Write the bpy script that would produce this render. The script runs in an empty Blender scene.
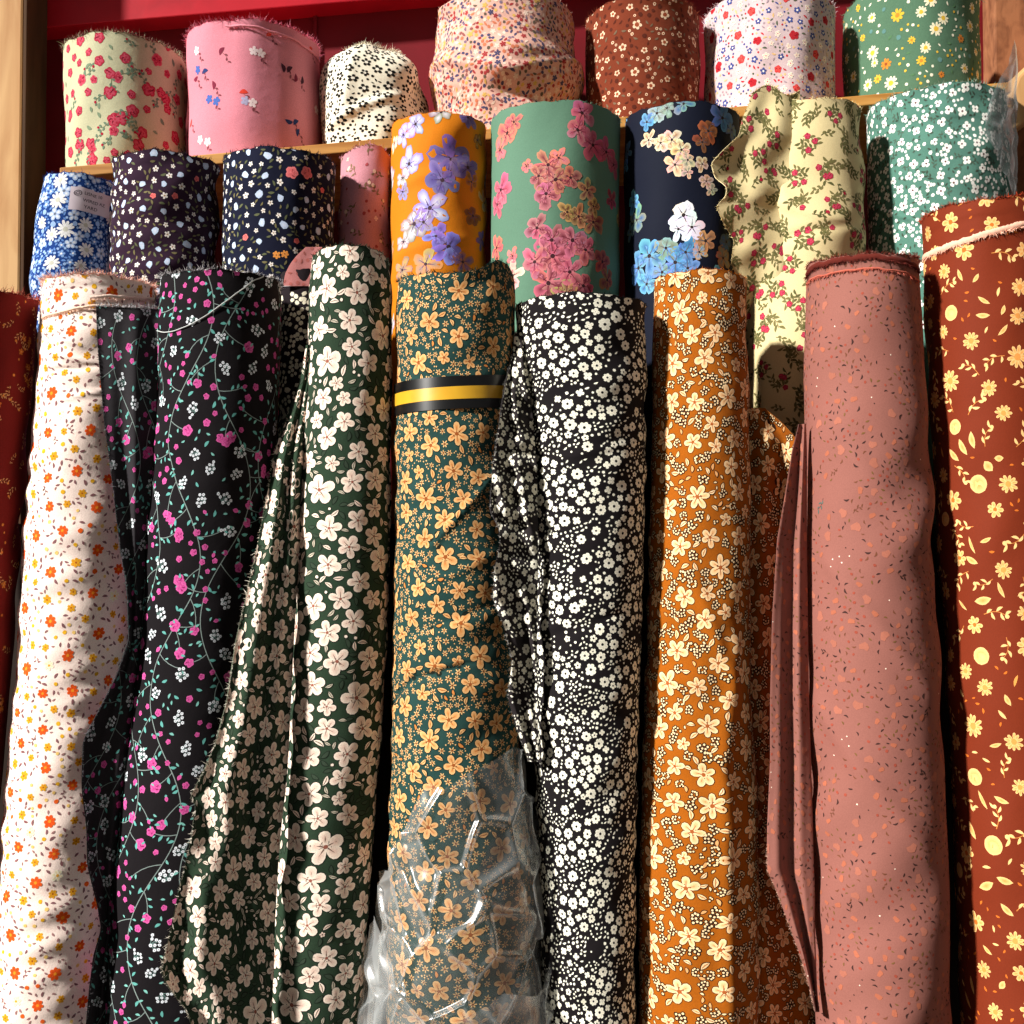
import bpy, math, random
import numpy as np
PI = math.pi
FPX = 1073.0                      # focal length in pixels of a 1024 px wide frame
CAMZ = 1.15
PITCH = math.radians(1.5)
C = bpy.context.scene.collection
rng = random.Random(7)

# ------------------------------------------------------------------ helpers
def lin(c):
    c = np.asarray(c, float) / 255.0
    return np.where(c <= .04045, c / 12.92, ((c + .055) / 1.055) ** 2.4)

cp, sp = math.cos(PITCH), math.sin(PITCH)
def ray(px, py):
    x = (px - 512) / FPX; u = (512 - py) / FPX
    return x, cp - u * sp, u * cp + sp
def hit(px, py, a, k):
    """point of the camera ray on the leaning plane  y = a + k (z - 1.35)"""
    dx, dy, dz = ray(px, py)
    t = (a + k * (CAMZ - 1.35)) / (dy - k * dz)
    return dx * t, dy * t, CAMZ + dz * t
def pyof(y, z):
    zz = z - CAMZ
    d = y * cp + zz * sp; u = -y * sp + zz * cp
    return 512 - FPX * u / d

def wob(seed, comps, amp):
    """sum of oriented sine wrinkles; comps = list of (wavelength, angle)"""
    r = random.Random(seed)
    cs = []
    for wl, an in comps:
        a = math.radians(an + r.uniform(-12, 12)); kk = 2 * PI / (wl * r.uniform(.8, 1.25))
        cs.append((kk * math.cos(a), kk * math.sin(a), r.uniform(0, 6.28), wl ** .5,
                   r.uniform(.012, .03), r.uniform(0, 6.28)))
    tot = sum(c[3] for c in cs)
    def f(s, t):
        o = 0
        for kx, ky, ph, w, m, p2 in cs:
            g = .5 + .5 * np.sin(m * (s * 1.3 - t * .7) + p2)
            o = o + w * g * np.sin(kx * s + ky * t + ph + .9 * np.sin(m * t + p2))
        return amp * o / tot * 2.2
    return f

def mesh_obj(name, V, N, faces, cols, mats, parent=None, fmat=None, smooth=True):
    """faces: list of int arrays (m,3) or (m,4)"""
    me = bpy.data.meshes.new(name)
    V = np.asarray(V, float)
    base = np.zeros(3) if parent is None else np.array(parent.location)
    me.vertices.add(len(V)); me.vertices.foreach_set('co', (V - base).ravel().astype(np.float32))
    li = np.concatenate([f.ravel() for f in faces]).astype(np.int32)
    sz = np.concatenate([np.full(len(f), f.shape[1]) for f in faces])
    me.loops.add(len(li)); me.loops.foreach_set('vertex_index', li)
    st = np.concatenate([[0], np.cumsum(sz)[:-1]]).astype(np.int32)
    me.polygons.add(len(sz)); me.polygons.foreach_set('loop_start', st)
    me.polygons.foreach_set('use_smooth', np.full(len(sz), smooth))
    for m in (mats if isinstance(mats, list) else [mats]): me.materials.append(m)
    if fmat is not None: me.polygons.foreach_set('material_index', fmat.astype(np.int32))
    me.update(calc_edges=True)
    if cols is not None:
        at = me.color_attributes.new('print', 'FLOAT_COLOR', 'POINT')
        cc = np.ones((len(V), 4), np.float32); cc[:, :3] = cols
        at.data.foreach_set('color', cc.ravel())
    me.validate(clean_customdata=False)
    if N is not None:
        me.normals_split_custom_set_from_vertices(np.asarray(N, np.float32).tolist())
    o = bpy.data.objects.new(name, me); C.objects.link(o)
    if parent is not None: o.parent = parent
    return o

def tag(o, label, cat, group=None):
    o['label'] = label; o['category'] = cat
    if group: o['group'] = group
    return o

# ------------------------------------------------------------------ materials
def cloth_mat(name, rough=.9, sheen=.02, weave=900, mott=.12, bump=.35):
    m = bpy.data.materials.new(name); m.use_nodes = True
    nt = m.node_tree; n = nt.nodes; l = nt.links; b = n['Principled BSDF']
    at = n.new('ShaderNodeAttribute'); at.attribute_name = 'print'
    tc = n.new('ShaderNodeTexCoord')
    nz = n.new('ShaderNodeTexNoise'); nz.inputs['Scale'].default_value = weave; nz.inputs['Detail'].default_value = 2
    n2 = n.new('ShaderNodeTexNoise'); n2.inputs['Scale'].default_value = 60; n2.inputs['Detail'].default_value = 4
    l.new(tc.outputs['Object'], nz.inputs['Vector']); l.new(tc.outputs['Object'], n2.inputs['Vector'])
    mr = n.new('ShaderNodeMapRange'); mr.inputs[1].default_value = .3; mr.inputs[2].default_value = .7
    mr.inputs[3].default_value = 1 - mott; mr.inputs[4].default_value = 1 + mott
    l.new(nz.outputs['Fac'], mr.inputs[0])
    mx = n.new('ShaderNodeVectorMath'); mx.operation = 'SCALE'
    l.new(at.outputs['Color'], mx.inputs[0]); l.new(mr.outputs[0], mx.inputs['Scale'])
    l.new(mx.outputs[0], b.inputs['Base Color'])
    b.inputs['Roughness'].default_value = rough
    b.inputs['Specular IOR Level'].default_value = .12
    b.inputs['Sheen Weight'].default_value = sheen
    b.inputs['Sheen Roughness'].default_value = .5
    bp = n.new('ShaderNodeBump'); bp.inputs['Strength'].default_value = bump; bp.inputs['Distance'].default_value = .002
    ad = n.new('ShaderNodeMath'); ad.operation = 'MULTIPLY_ADD'; ad.inputs[1].default_value = .15
    l.new(nz.outputs['Fac'], ad.inputs[0]); l.new(n2.outputs['Fac'], ad.inputs[2])
    l.new(ad.outputs[0], bp.inputs['Height']); l.new(bp.outputs[0], b.inputs['Normal'])
    return m
def flat_mat(name, col, rough=.6, noise=None, spec=.3, stretch=(1, 1, 1), col2=None, bump=.2):
    m = bpy.data.materials.new(name); m.use_nodes = True
    nt = m.node_tree; n = nt.nodes; l = nt.links; b = n['Principled BSDF']
    b.inputs['Roughness'].default_value = rough; b.inputs['Specular IOR Level'].default_value = spec
    c1 = (*lin(col), 1); c2 = (*lin(col2 if col2 is not None else [x * .8 for x in col]), 1)
    tc = n.new('ShaderNodeTexCoord'); mp = n.new('ShaderNodeMapping'); mp.inputs['Scale'].default_value = stretch
    nz = n.new('ShaderNodeTexNoise'); nz.inputs['Scale'].default_value = noise or 20; nz.inputs['Detail'].default_value = 6
    nz.inputs['Distortion'].default_value = .6
    cr = n.new('ShaderNodeValToRGB'); cr.color_ramp.elements[0].color = c2; cr.color_ramp.elements[1].color = c1
    cr.color_ramp.elements[0].position = .35; cr.color_ramp.elements[1].position = .62
    l.new(tc.outputs['Object'], mp.inputs[0]); l.new(mp.outputs[0], nz.inputs['Vector']); l.new(nz.outputs['Fac'], cr.inputs[0])
    l.new(cr.outputs[0], b.inputs['Base Color'])
    bp = n.new('ShaderNodeBump'); bp.inputs['Strength'].default_value = bump; bp.inputs['Distance'].default_value = .002
    l.new(nz.outputs['Fac'], bp.inputs['Height']); l.new(bp.outputs[0], b.inputs['Normal'])
    return m
def plastic_mat():
    m = bpy.data.materials.new('clear_plastic'); m.use_nodes = True
    nt = m.node_tree; n = nt.nodes; l = nt.links; n.remove(n['Principled BSDF']); out = n['Material Output']
    tr = n.new('ShaderNodeBsdfTransparent'); tr.inputs[0].default_value = (.96, .97, .97, 1)
    gl = n.new('ShaderNodeBsdfGlossy'); gl.inputs['Roughness'].default_value = .2
    df = n.new('ShaderNodeBsdfDiffuse'); df.inputs[0].default_value = (.8, .84, .85, 1)
    tl = n.new('ShaderNodeBsdfTranslucent'); tl.inputs[0].default_value = (.8, .84, .85, 1)
    gl.inputs['Roughness'].default_value = .24
    lw = n.new('ShaderNodeLayerWeight'); lw.inputs['Blend'].default_value = .35
    md = n.new('ShaderNodeMixShader'); md.inputs[0].default_value = .45; l.new(df.outputs[0], md.inputs[1]); l.new(tl.outputs[0], md.inputs[2])
    tc = n.new('ShaderNodeTexCoord'); nz = n.new('ShaderNodeTexNoise'); nz.inputs['Scale'].default_value = 14; nz.inputs['Detail'].default_value = 3
    nz.inputs['Distortion'].default_value = 1.2; l.new(tc.outputs['Object'], nz.inputs['Vector'])
    r2 = n.new('ShaderNodeMapRange'); r2.inputs[1].default_value = .35; r2.inputs[2].default_value = .75; r2.inputs[3].default_value = .02; r2.inputs[4].default_value = .16
    l.new(nz.outputs['Fac'], r2.inputs[0])
    pw = n.new('ShaderNodeMath'); pw.operation = 'MULTIPLY_ADD'; pw.inputs[1].default_value = .6; l.new(lw.outputs['Facing'], pw.inputs[0]); l.new(r2.outputs[0], pw.inputs[2])
    m1 = n.new('ShaderNodeMixShader'); l.new(pw.outputs[0], m1.inputs[0]); l.new(tr.outputs[0], m1.inputs[1]); l.new(md.outputs[0], m1.inputs[2])
    r1 = n.new('ShaderNodeMapRange'); r1.inputs[3].default_value = .08; r1.inputs[4].default_value = .5
    l.new(lw.outputs['Facing'], r1.inputs[0])
    m2 = n.new('ShaderNodeMixShader'); l.new(r1.outputs[0], m2.inputs[0]); l.new(m1.outputs[0], m2.inputs[1]); l.new(gl.outputs[0], m2.inputs[2])
    l.new(m2.outputs[0], out.inputs[0])
    return m
M_COTTON = cloth_mat('printed_cotton')
M_SMOOTH = cloth_mat('printed_viscose', rough=.75, sheen=.02, mott=.07, bump=.2)
M_CARD = flat_mat('cardboard', (176, 134, 88), .8, 60)
M_PLASTIC = plastic_mat()

# ------------------------------------------------------------------ stamps: outlined shapes in pixel units
def egg(L, W, x0=0, n=10, notch=0., pw=1.0):
    t = np.linspace(0, 2 * PI, n, endpoint=False)
    x = .5 - .5 * np.cos(t)
    y = np.sin(t) * (.55 + .45 * x ** pw)
    xx = x0 + L * (x - notch * np.exp(-((x - 1) / .12) ** 2) * np.cos(t / 1))
    return np.stack([xx if notch == 0 else x0 + L * (x - notch * (x > .97)), W / 2 * y], 1)
def lens(L, W, n=8, bend=0.):
    t = np.linspace(0, 1, n // 2 + 1)
    w = W / 2 * np.sin(PI * t) ** .8
    b = bend * L * np.sin(PI * t)
    up = np.stack([L * t, b + w], 1); dn = np.stack([L * t, b - w], 1)[::-1][1:-1]
    return np.concatenate([up, dn])
def disc(r, n=8, jit=0., rr=None, x=0, y=0, sq=1.):
    t = np.linspace(0, 2 * PI, n, endpoint=False)
    r_ = np.array([r * (1 + (rr or rng).uniform(-jit, jit)) for _ in t])
    return np.stack([x + r_ * np.cos(t), y + sq * r_ * np.sin(t)], 1)
def rot(p, a, dx=0, dy=0):
    c, s = math.cos(a), math.sin(a)
    return np.stack([p[:, 0] * c - p[:, 1] * s + dx, p[:, 0] * s + p[:, 1] * c + dy], 1)
def line(pts, w0, w1=None):
    """tapered strip as quads -> returned as list of small polys"""
    pts = np.asarray(pts, float); w1 = w0 if w1 is None else w1
    out = []
    n = len(pts); d = np.gradient(pts, axis=0); d /= np.linalg.norm(d, axis=1)[:, None] + 1e-9
    nn = np.stack([-d[:, 1], d[:, 0]], 1)
    w = np.linspace(w0, w1, n)[:, None] / 2
    a, b = pts + nn * w, pts - nn * w
    for i in range(n - 1): out.append(np.array([a[i], a[i + 1], b[i + 1], b[i]]))
    return out
class Stamp:
    def __init__(s, r): s.polys = []; s.r = r
    def add(s, p, z, ce, cc=None):
        s.polys.append((np.asarray(p), z, lin(ce), lin(cc if cc is not None else ce))); return s
    def addl(s, ps, z, c):
        for p in ps: s.add(p, z, c)
        return s
    def merge(s, o, a=0, dx=0, dy=0, k=1, dz=0):
        if not hasattr(s, 'done'):
            for p, z, ce, cc in o.polys: s.polys.append((rot(p * k, a, dx, dy), z + dz, ce, cc))
        return s
    def compile(s):
        if hasattr(s, 'V'): return s
        V, T, Z, CO = [], [], [], []; k = 0
        for p, z, ce, cc in s.polys:
            n = len(p); c = p.mean(0)
            V += [c] + list(p); Z += [z] * (n + 1); CO += [cc] + [ce] * n
            for i in range(n): T.append((k, k + 1 + i, k + 1 + (i + 1) % n))
            k += n + 1
        s.V = np.array(V); s.T = np.array(T); s.Z = np.array(Z); s.C = np.array(CO); s.done = 1
        return s

def flower(R, n=5, wf=.95, col=(240, 222, 200), cc=None, out=None, ow=.9, ctr=None, cr=.18, vein=None, jit=.1, r0=.05, seg=10, seed=0, rag=0, dots=None):
    r = random.Random(seed); S = Stamp(R)
    W = 2 * math.pi * R * .62 / n * wf
    a0 = r.uniform(0, 6)
    for i in range(n):
        a = a0 + i * 2 * PI / n + r.uniform(-jit, jit); L = R * (1 + r.uniform(-jit, jit)) * (1 - r0); w = W * (1 + r.uniform(-jit, jit))
        if out: S.add(rot(egg(L + 1.3 * ow, w + 2 * ow, R * r0 - ow * .5, seg), a), 0, out)
        e = egg(L, w, R * r0, seg)
        if rag: e = (e - e.mean(0)) * (1 + np.array([[r.uniform(-rag, rag)] for _ in e])) + e.mean(0)
        S.add(rot(e, a), .07 + .006 * i, col if not rag else [max(0, min(255, q * r.uniform(.86, 1.08))) for q in col], cc)
        if vein: S.addl([rot(q, a) for q in line([(R * .15, 0), (R * .62, R * .03)], max(.5, R * .08), .2)], .12, vein)
    if ctr: S.add(disc(R * cr, 7, .1, r), .16, ctr)
    if dots:
        for i in range(6):
            a = r.uniform(0, 6.28); S.add(disc(.55, 4, 0, r, R * .3 * math.cos(a), R * .3 * math.sin(a)), .18, dots)
    return S
def daisy(R, n, col, ctr, cr=.35, cc=None, seed=0, out=None):
    S = flower(R, n, 1.15, col, cc, out, .8, ctr, cr, None, .1, .15, 8, seed); return S
def leaf(L, W, col, out=None, rib=None, bend=.08, cc=None):
    S = Stamp(max(L / 2, W) * .8)
    o = -L / 2
    if out: S.add(rot(lens(L + 1.8, W + 1.6, 10, bend), 0, o - .9), 0, out)
    S.add(rot(lens(L, W, 10, bend), 0, o), .07, col, cc)
    if rib: S.addl([rot(q, 0, o) for q in line([(L * .1, bend * L * .3), (L * .5, bend * L), (L * .85, bend * L * .4)], .6)], .12, rib)
    return S
def blob(R, col, n=8, jit=.15, seed=0, cc=None, ctr=None, cr=.3, sq=1., out=None):
    r = random.Random(seed); S = Stamp(R)
    if out: S.add(disc(R + .9, n, jit, random.Random(seed), 0, 0, sq), 0, out)
    S.add(disc(R, n, jit, random.Random(seed), 0, 0, sq), .06, col, cc)
    if ctr: S.add(disc(R * cr, 6, .1, r), .12, ctr)
    return S
def rose(R, c1, c2, c3, seed=0):
    r = random.Random(seed); S = Stamp(R)
    for i in range(5):
        a = i * 1.257 + r.uniform(-.2, .2); S.add(disc(R * .55, 8, .12, r, R * .5 * math.cos(a), R * .5 * math.sin(a)), .0 + .01 * i, c1, c2)
    for i in range(3):
        a = i * 2.1 + r.uniform(0, 1); S.add(disc(R * .36, 7, .15, r, R * .22 * math.cos(a), R * .22 * math.sin(a)), .08 + .01 * i, c2, c1)
    S.add(rot(lens(R * .7, R * .22, 6, .25), r.uniform(0, 6), -R * .2), .13, c3)
    S.add(rot(lens(R * .6, R * .18, 6, .25), r.uniform(0, 6), R * .1), .14, c3)
    return S
def sprig(n, L, leafL, leafW, col, stem, seed=0, heads=None, hr=1.5, curve=.25, sw=.7):
    r = random.Random(seed); S = Stamp(L * .55)
    t = np.linspace(0, 1, 6); cv = r.choice((-1, 1)) * curve * L
    pts = np.stack([L * (t - .5), cv * np.sin(PI * t * .8)], 1)
    S.addl(line(pts, sw, sw * .6), 0, stem)
    for i in range(n):
        q = (i + .6) / n; x = L * (q - .5); y = cv * math.sin(PI * q * .8); sg = 1 if i % 2 else -1
        a = sg * r.uniform(.5, 1.0)
        S.add(rot(lens(leafL * r.uniform(.8, 1.15), leafW, 8, .1 * sg), a, x, y), .05, col)
    if heads: S.add(disc(hr, 7, .1, r, pts[-1][0], pts[-1][1]), .08, heads)
    return S
def cluster(nd, R, rd, col, seed=0, under=None, sq=1., stem=None, ctr=None):
    r = random.Random(seed); S = Stamp(R)
    pts = []
    for _ in range(400):
        a = r.uniform(0, 6.28); q = R * math.sqrt(r.random()); x, y = q * math.cos(a), q * math.sin(a) * sq
        if all((x - u) ** 2 + (y - v) ** 2 > (1.9 * rd) ** 2 for u, v in pts): pts.append((x, y))
        if len(pts) >= nd: break
    for x, y in pts:
        if under: S.add(disc(rd + 1.0, 6, 0, r, x, y), 0, under)
        if stem: S.addl(line([(0, R * .6), (x, y)], .5), .01, stem)
        S.add(disc(rd, 6, .12, r, x, y), .07, col)
        if ctr: S.add(disc(rd * .35, 4, 0, r, x, y), .1, ctr)
    return S

# ------------------------------------------------------------------ surfaces
def interp_rows(rows, ys, cols, sm=6):
    rows = sorted(rows); y = np.array([r[0] for r in rows], float)
    out = []
    for c in cols:
        v = np.interp(ys, y, [r[c] for r in rows])
        kk = np.exp(-.5 * (np.arange(-3 * sm, 3 * sm + 1) / sm) ** 2); kk /= kk.sum()
        v = np.convolve(np.pad(v, 3 * sm, mode='edge'), kk, 'valid') if sm else v
        out.append(v)
    return out
class Surf:
    off0 = .15
    def normals(s, S, T):
        e = .5
        A = s.pos(S + e, T) - s.pos(S - e, T); B = s.pos(S, T + e) - s.pos(S, T - e)
        n = np.cross(B, A); n /= np.linalg.norm(n, axis=1)[:, None] + 1e-12
        return n * s.sign
    def ev(s, S, T, off):
        P = s.pos(S, T); N = s.normals(S, T)
        return P + N * (off * s.mpp)[:, None], N
class Body(Surf):
    sign = 1
    def __init__(s, rows, ytop, a, k, zb=0., rim=None, disp=None, sm=6):
        s.a, s.k, s.ytop, s.rim, s.dispf, s.zb = a, k, ytop, rim, disp, zb
        rows = sorted(rows)
        yb = a + k * ((zb if not callable(zb) else 1.6) - 1.35)
        s.pyend = pyof(yb, zb) if not callable(zb) else None
        if s.pyend and s.pyend > rows[-1][0] + 5:
            r1, r0 = rows[-1], rows[-2]
            w = (r1[2] - r1[1]); c1 = (r1[1] + r1[2]) / 2; c0 = (rows[0][1] + rows[0][2]) / 2
            sl = (c1 - c0) / (r1[0] - rows[0][0])
            rows = rows + [(s.pyend, c1 + sl * (s.pyend - r1[0]) - w * .49, c1 + sl * (s.pyend - r1[0]) + w * .49)]
        s.ys = np.arange(ytop - 40, max(rows[-1][0], s.pyend or 0) + 40, 1.)
        xl, xr = interp_rows(rows, s.ys, (1, 2), sm)
        s.al, s.ar = np.arctan((xl - 512) / FPX), np.arctan((xr - 512) / FPX)
        s.Rr = np.mean([(r[2] - r[1]) / 2 for r in rows[:-1]] or [(rows[0][2] - rows[0][1]) / 2])
        s.mpp = a / FPX
    def pos(s, S, T):
        th = S / s.Rr
        py = s.ytop + T
        if s.rim is not None: py = py + s.rim(th) * np.exp(-np.maximum(T, 0) / 35)
        al, ar = np.interp(py, s.ys, s.al), np.interp(py, s.ys, s.ar)
        ac, h = (al + ar) / 2, (ar - al) / 2
        cx, cy, cz = hit(512 + FPX * np.tan(ac), py, s.a, s.k)
        R = np.hypot(cx, cy) * np.sin(h)
        if s.dispf is not None: R = R + s.dispf(S, T) * s.mpp
        return np.stack([cx + R * np.sin(th), cy - R * np.cos(th), cz], 1)
    def st(s, px, py):
        t = py - s.ytop
        i = np.clip(int(py - s.ys[0]), 0, len(s.ys) - 1)
        xl, xr = 512 + FPX * math.tan(s.al[i]), 512 + FPX * math.tan(s.ar[i])
        u = max(-.97, min(.97, (px - (xl + xr) / 2) / ((xr - xl) / 2)))
        sa = (math.asin(u) - (s.al[i] + s.ar[i]) / 2) * s.Rr
        w = s.dispf; s.dispf = None
        for _ in range(3):
            p = s.pos(np.array([sa]), np.array([t]))[0]; t += py - pyof(p[1], p[2])
        s.dispf = w
        return sa, t
    def toppy(s): return s.ytop
    def base(s, col, parent, mat, P, step=3.6, ymax=1045, core=True, name='rolled_cloth', ccol=None):
        nU = int(2 * PI * s.Rr / step); th = np.linspace(0, 2 * PI, nU, endpoint=False) - PI
        if s.pyend is None: tend = ymax - s.ytop
        else: tend = s.pyend - s.ytop
        tv = min(ymax - s.ytop, tend)
        ts = list(np.linspace(0, tv, max(4, int(tv / step))))
        if tend > tv + 2: ts += list(np.linspace(tv, tend, max(3, int((tend - tv) / 30)))[1:])
        ts = np.array(ts); nT = len(ts)
        TT, SS = np.meshgrid(ts, th * s.Rr, indexing='ij'); S_, T_ = SS.ravel(), TT.ravel()
        V, N = s.ev(S_, T_, np.zeros(len(S_)))
        if callable(s.zb):
            last = slice((nT - 1) * nU, nT * nU); V[last, 2] = s.zb(V[last, 0]); V[:, 2] = np.maximum(V[:, 2], s.zb(V[:, 0]))
        i, j = np.meshgrid(np.arange(nT - 1), np.arange(nU), indexing='ij'); j2 = (j + 1) % nU
        F = np.stack([i * nU + j, (i + 1) * nU + j, (i + 1) * nU + j2, i * nU + j2], -1).reshape(-1, 4)
        cols = np.tile(lin(col), (len(V), 1))
        # wound end: concentric layers stepping in to the core, then a bottom lid
        rim = V[:nU]; ctr = rim.mean(0); VV, NN, CC, FF = [V], [N], [cols], [F]
        prev = 0; k = len(V)
        ec = lin(ccol if ccol is not None else [min(255, c * 1.05 + 8) for c in col])
        fr = [.985, .95, .9, .89, .84, .83, .77, .76, .7, .69, .62, .61, .53, .52, .43, .42, .36, .34, .33]
        for q, f in enumerate(fr):
            dz = -.0015 - (.0016 if q % 2 else -.001) - (.02 if q > 16 else 0)
            ring = ctr + (rim - ctr) * f; ring[:, 2] += dz
            VV.append(ring); NN.append(np.tile([0, 0, 1.], (nU, 1))); CC.append(np.tile(ec * (1 if q % 2 else .8), (nU, 1)))
            jj = np.arange(nU); j2_ = (jj + 1) % nU
            FF.append(np.stack([prev + j2_, k + j2_, k + jj, prev + jj], -1)); prev = k; k += nU
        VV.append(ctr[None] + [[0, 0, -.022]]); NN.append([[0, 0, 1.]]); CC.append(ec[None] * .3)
        FF.append(np.stack([prev + j2_, np.full(nU, k), prev + jj], -1)); k += 1
        bot = (nT - 1) * nU; bc = V[bot:bot + nU].mean(0)
        VV.append(bc[None]); NN.append([[0, 0, -1.]]); CC.append(ec[None])
        FF.append(np.stack([bot + jj, np.full(nU, k), bot + j2_], -1)); k += 1
        V = np.concatenate(VV); N = np.concatenate(NN); cols = np.concatenate(CC)
        pv, pn, pt, pc = P.bake(s, len(V))
        if len(pv) and callable(s.zb): pv[:, 2] = np.maximum(pv[:, 2], s.zb(pv[:, 0]))
        if len(pv):
            V = np.concatenate([V, pv]); N = np.concatenate([N, pn]); cols = np.concatenate([cols, pc]); FF.append(pt)
        s.rimV, s.rimc = rim, ctr
        return mesh_obj(name, V, N, FF, cols, mat, parent)
class Sheet(Surf):
    """a hanging loose end of cloth; s runs from its inner edge outwards"""
    def __init__(s, rows, depth, a, k, inner='R', stretch=1.25, folds=(), topdy=None, sm=5, disp=None, fade=60, foldsmask=None):
        s.a, s.k, s.inner, s.stretch, s.folds, s.topdy, s.dispf, s.fade = a, k, inner, stretch, folds, topdy, disp, fade
        rows = sorted(rows); s.ytop = rows[0][0]; s.pyend = rows[-1][0]
        s.ys = np.arange(s.ytop - 40, s.pyend + 40, 1.)
        s.xl, s.xr = interp_rows(rows, s.ys, (1, 2), sm)
        s.dl, s.dr = interp_rows(depth, s.ys, (1, 2), 12)
        s.mpp = a / FPX; s.sign = 1 if inner == 'L' else -1
        s.Wm = float(np.max(s.xr - s.xl)) * stretch
    def width(s, T):
        py = s.ytop + T
        return (np.interp(py, s.ys, s.xr) - np.interp(py, s.ys, s.xl)) * s.stretch
    def pos(s, S, T):
        T = np.asarray(T, float); W = s.width(T); u = np.clip(S / W, -.0, 1.)
        py = s.ytop + T
        if s.topdy is not None: py = py + s.topdy(u) * np.exp(-np.maximum(T, 0) / 40)
        xl, xr = np.interp(s.ytop + T, s.ys, s.xl), np.interp(s.ytop + T, s.ys, s.xr)
        px = xr - (xr - xl) * u if s.inner == 'R' else xl + (xr - xl) * u
        dl, dr = np.interp(py, s.ys, s.dl), np.interp(py, s.ys, s.dr)
        d = dr + (dl - dr) * u if s.inner == 'R' else dl + (dr - dl) * u
        fd = np.clip(.25 + T / s.fade, 0, 1)
        for n, amp, ph, dr_, pw in s.folds:
            q = np.sin(2 * PI * n * u + ph + dr_ * T)
            d = d + amp * s.mpp * fd * (np.sign(q) * np.abs(q) ** pw)
        if s.dispf is not None: d = d + s.dispf(S, T) * s.mpp
        x, y, z = hit(px, py, s.a + d, s.k)
        return np.stack([x, y, z], 1)
    def normals(s, S, T):
        W = s.width(T); S = np.clip(S, .8, W - .8)
        return Surf.normals(s, S, T)
    def base(s, col, parent, mat, P, step=3.0, name='loose_end', back=None):
        nU = max(6, int(s.Wm / step)); us = np.linspace(0, 1, nU)
        tend = s.pyend - s.ytop; ts = np.linspace(0, tend, int(tend / step)); nT = len(ts)
        TT, UU = np.meshgrid(ts, us, indexing='ij'); T_ = TT.ravel(); S_ = UU.ravel() * s.width(T_)
        V, N = s.ev(S_, T_, np.zeros(len(S_)))
        i, j = np.meshgrid(np.arange(nT - 1), np.arange(nU - 1), indexing='ij')
        F = np.stack([i * nU + j, (i + 1) * nU + j, (i + 1) * nU + j + 1, i * nU + j + 1], -1).reshape(-1, 4)
        if s.sign < 0: F = F[:, ::-1]
        cols = np.tile(lin(col), (len(V), 1)); FF = [F]
        # a second skin just behind gives the cloth its thickness and reverse side
        V2 = V - N * .0009; k = len(V)
        bc = lin(back if back is not None else [min(255, c * .9 + 18) for c in col])
        FF.append(F[:, ::-1] + k)
        # closed border between the skins
        idx = np.arange(nT * nU).reshape(nT, nU)
        loop = np.concatenate([idx[0, :], idx[1:, -1], idx[-1, -2::-1], idx[-2:0:-1, 0]])
        nx = np.roll(loop, -1); E = np.stack([loop, nx, nx + k, loop + k], -1)
        if s.sign > 0: E = E[:, ::-1]
        # border uses its own vertices so its shading stays separate
        m = 2 * k; VB = np.concatenate([V[loop], V2[loop]]); L = len(loop)
        a_ = np.arange(L); b_ = (a_ + 1) % L
        E = np.stack([a_, b_, b_ + L, a_ + L], -1) + m
        FF.append(E if s.sign > 0 else E[:, ::-1])
        cb = V[loop] - V[loop].mean(0); cb /= np.linalg.norm(cb, axis=1)[:, None] + 1e-9
        V = np.concatenate([V, V2, VB]); N = np.concatenate([N, -N, cb, cb]); cols = np.concatenate([cols, np.tile(bc, (k, 1)), np.tile(bc, (2 * L, 1))])
        pv, pn, pt, pc = P.bake(s, len(V))
        if len(pv):
            V = np.concatenate([V, pv]); N = np.concatenate([N, pn]); cols = np.concatenate([cols, pc]); FF.append(pt)
        return mesh_obj(name, V, N, FF, cols, mat, parent)

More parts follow.
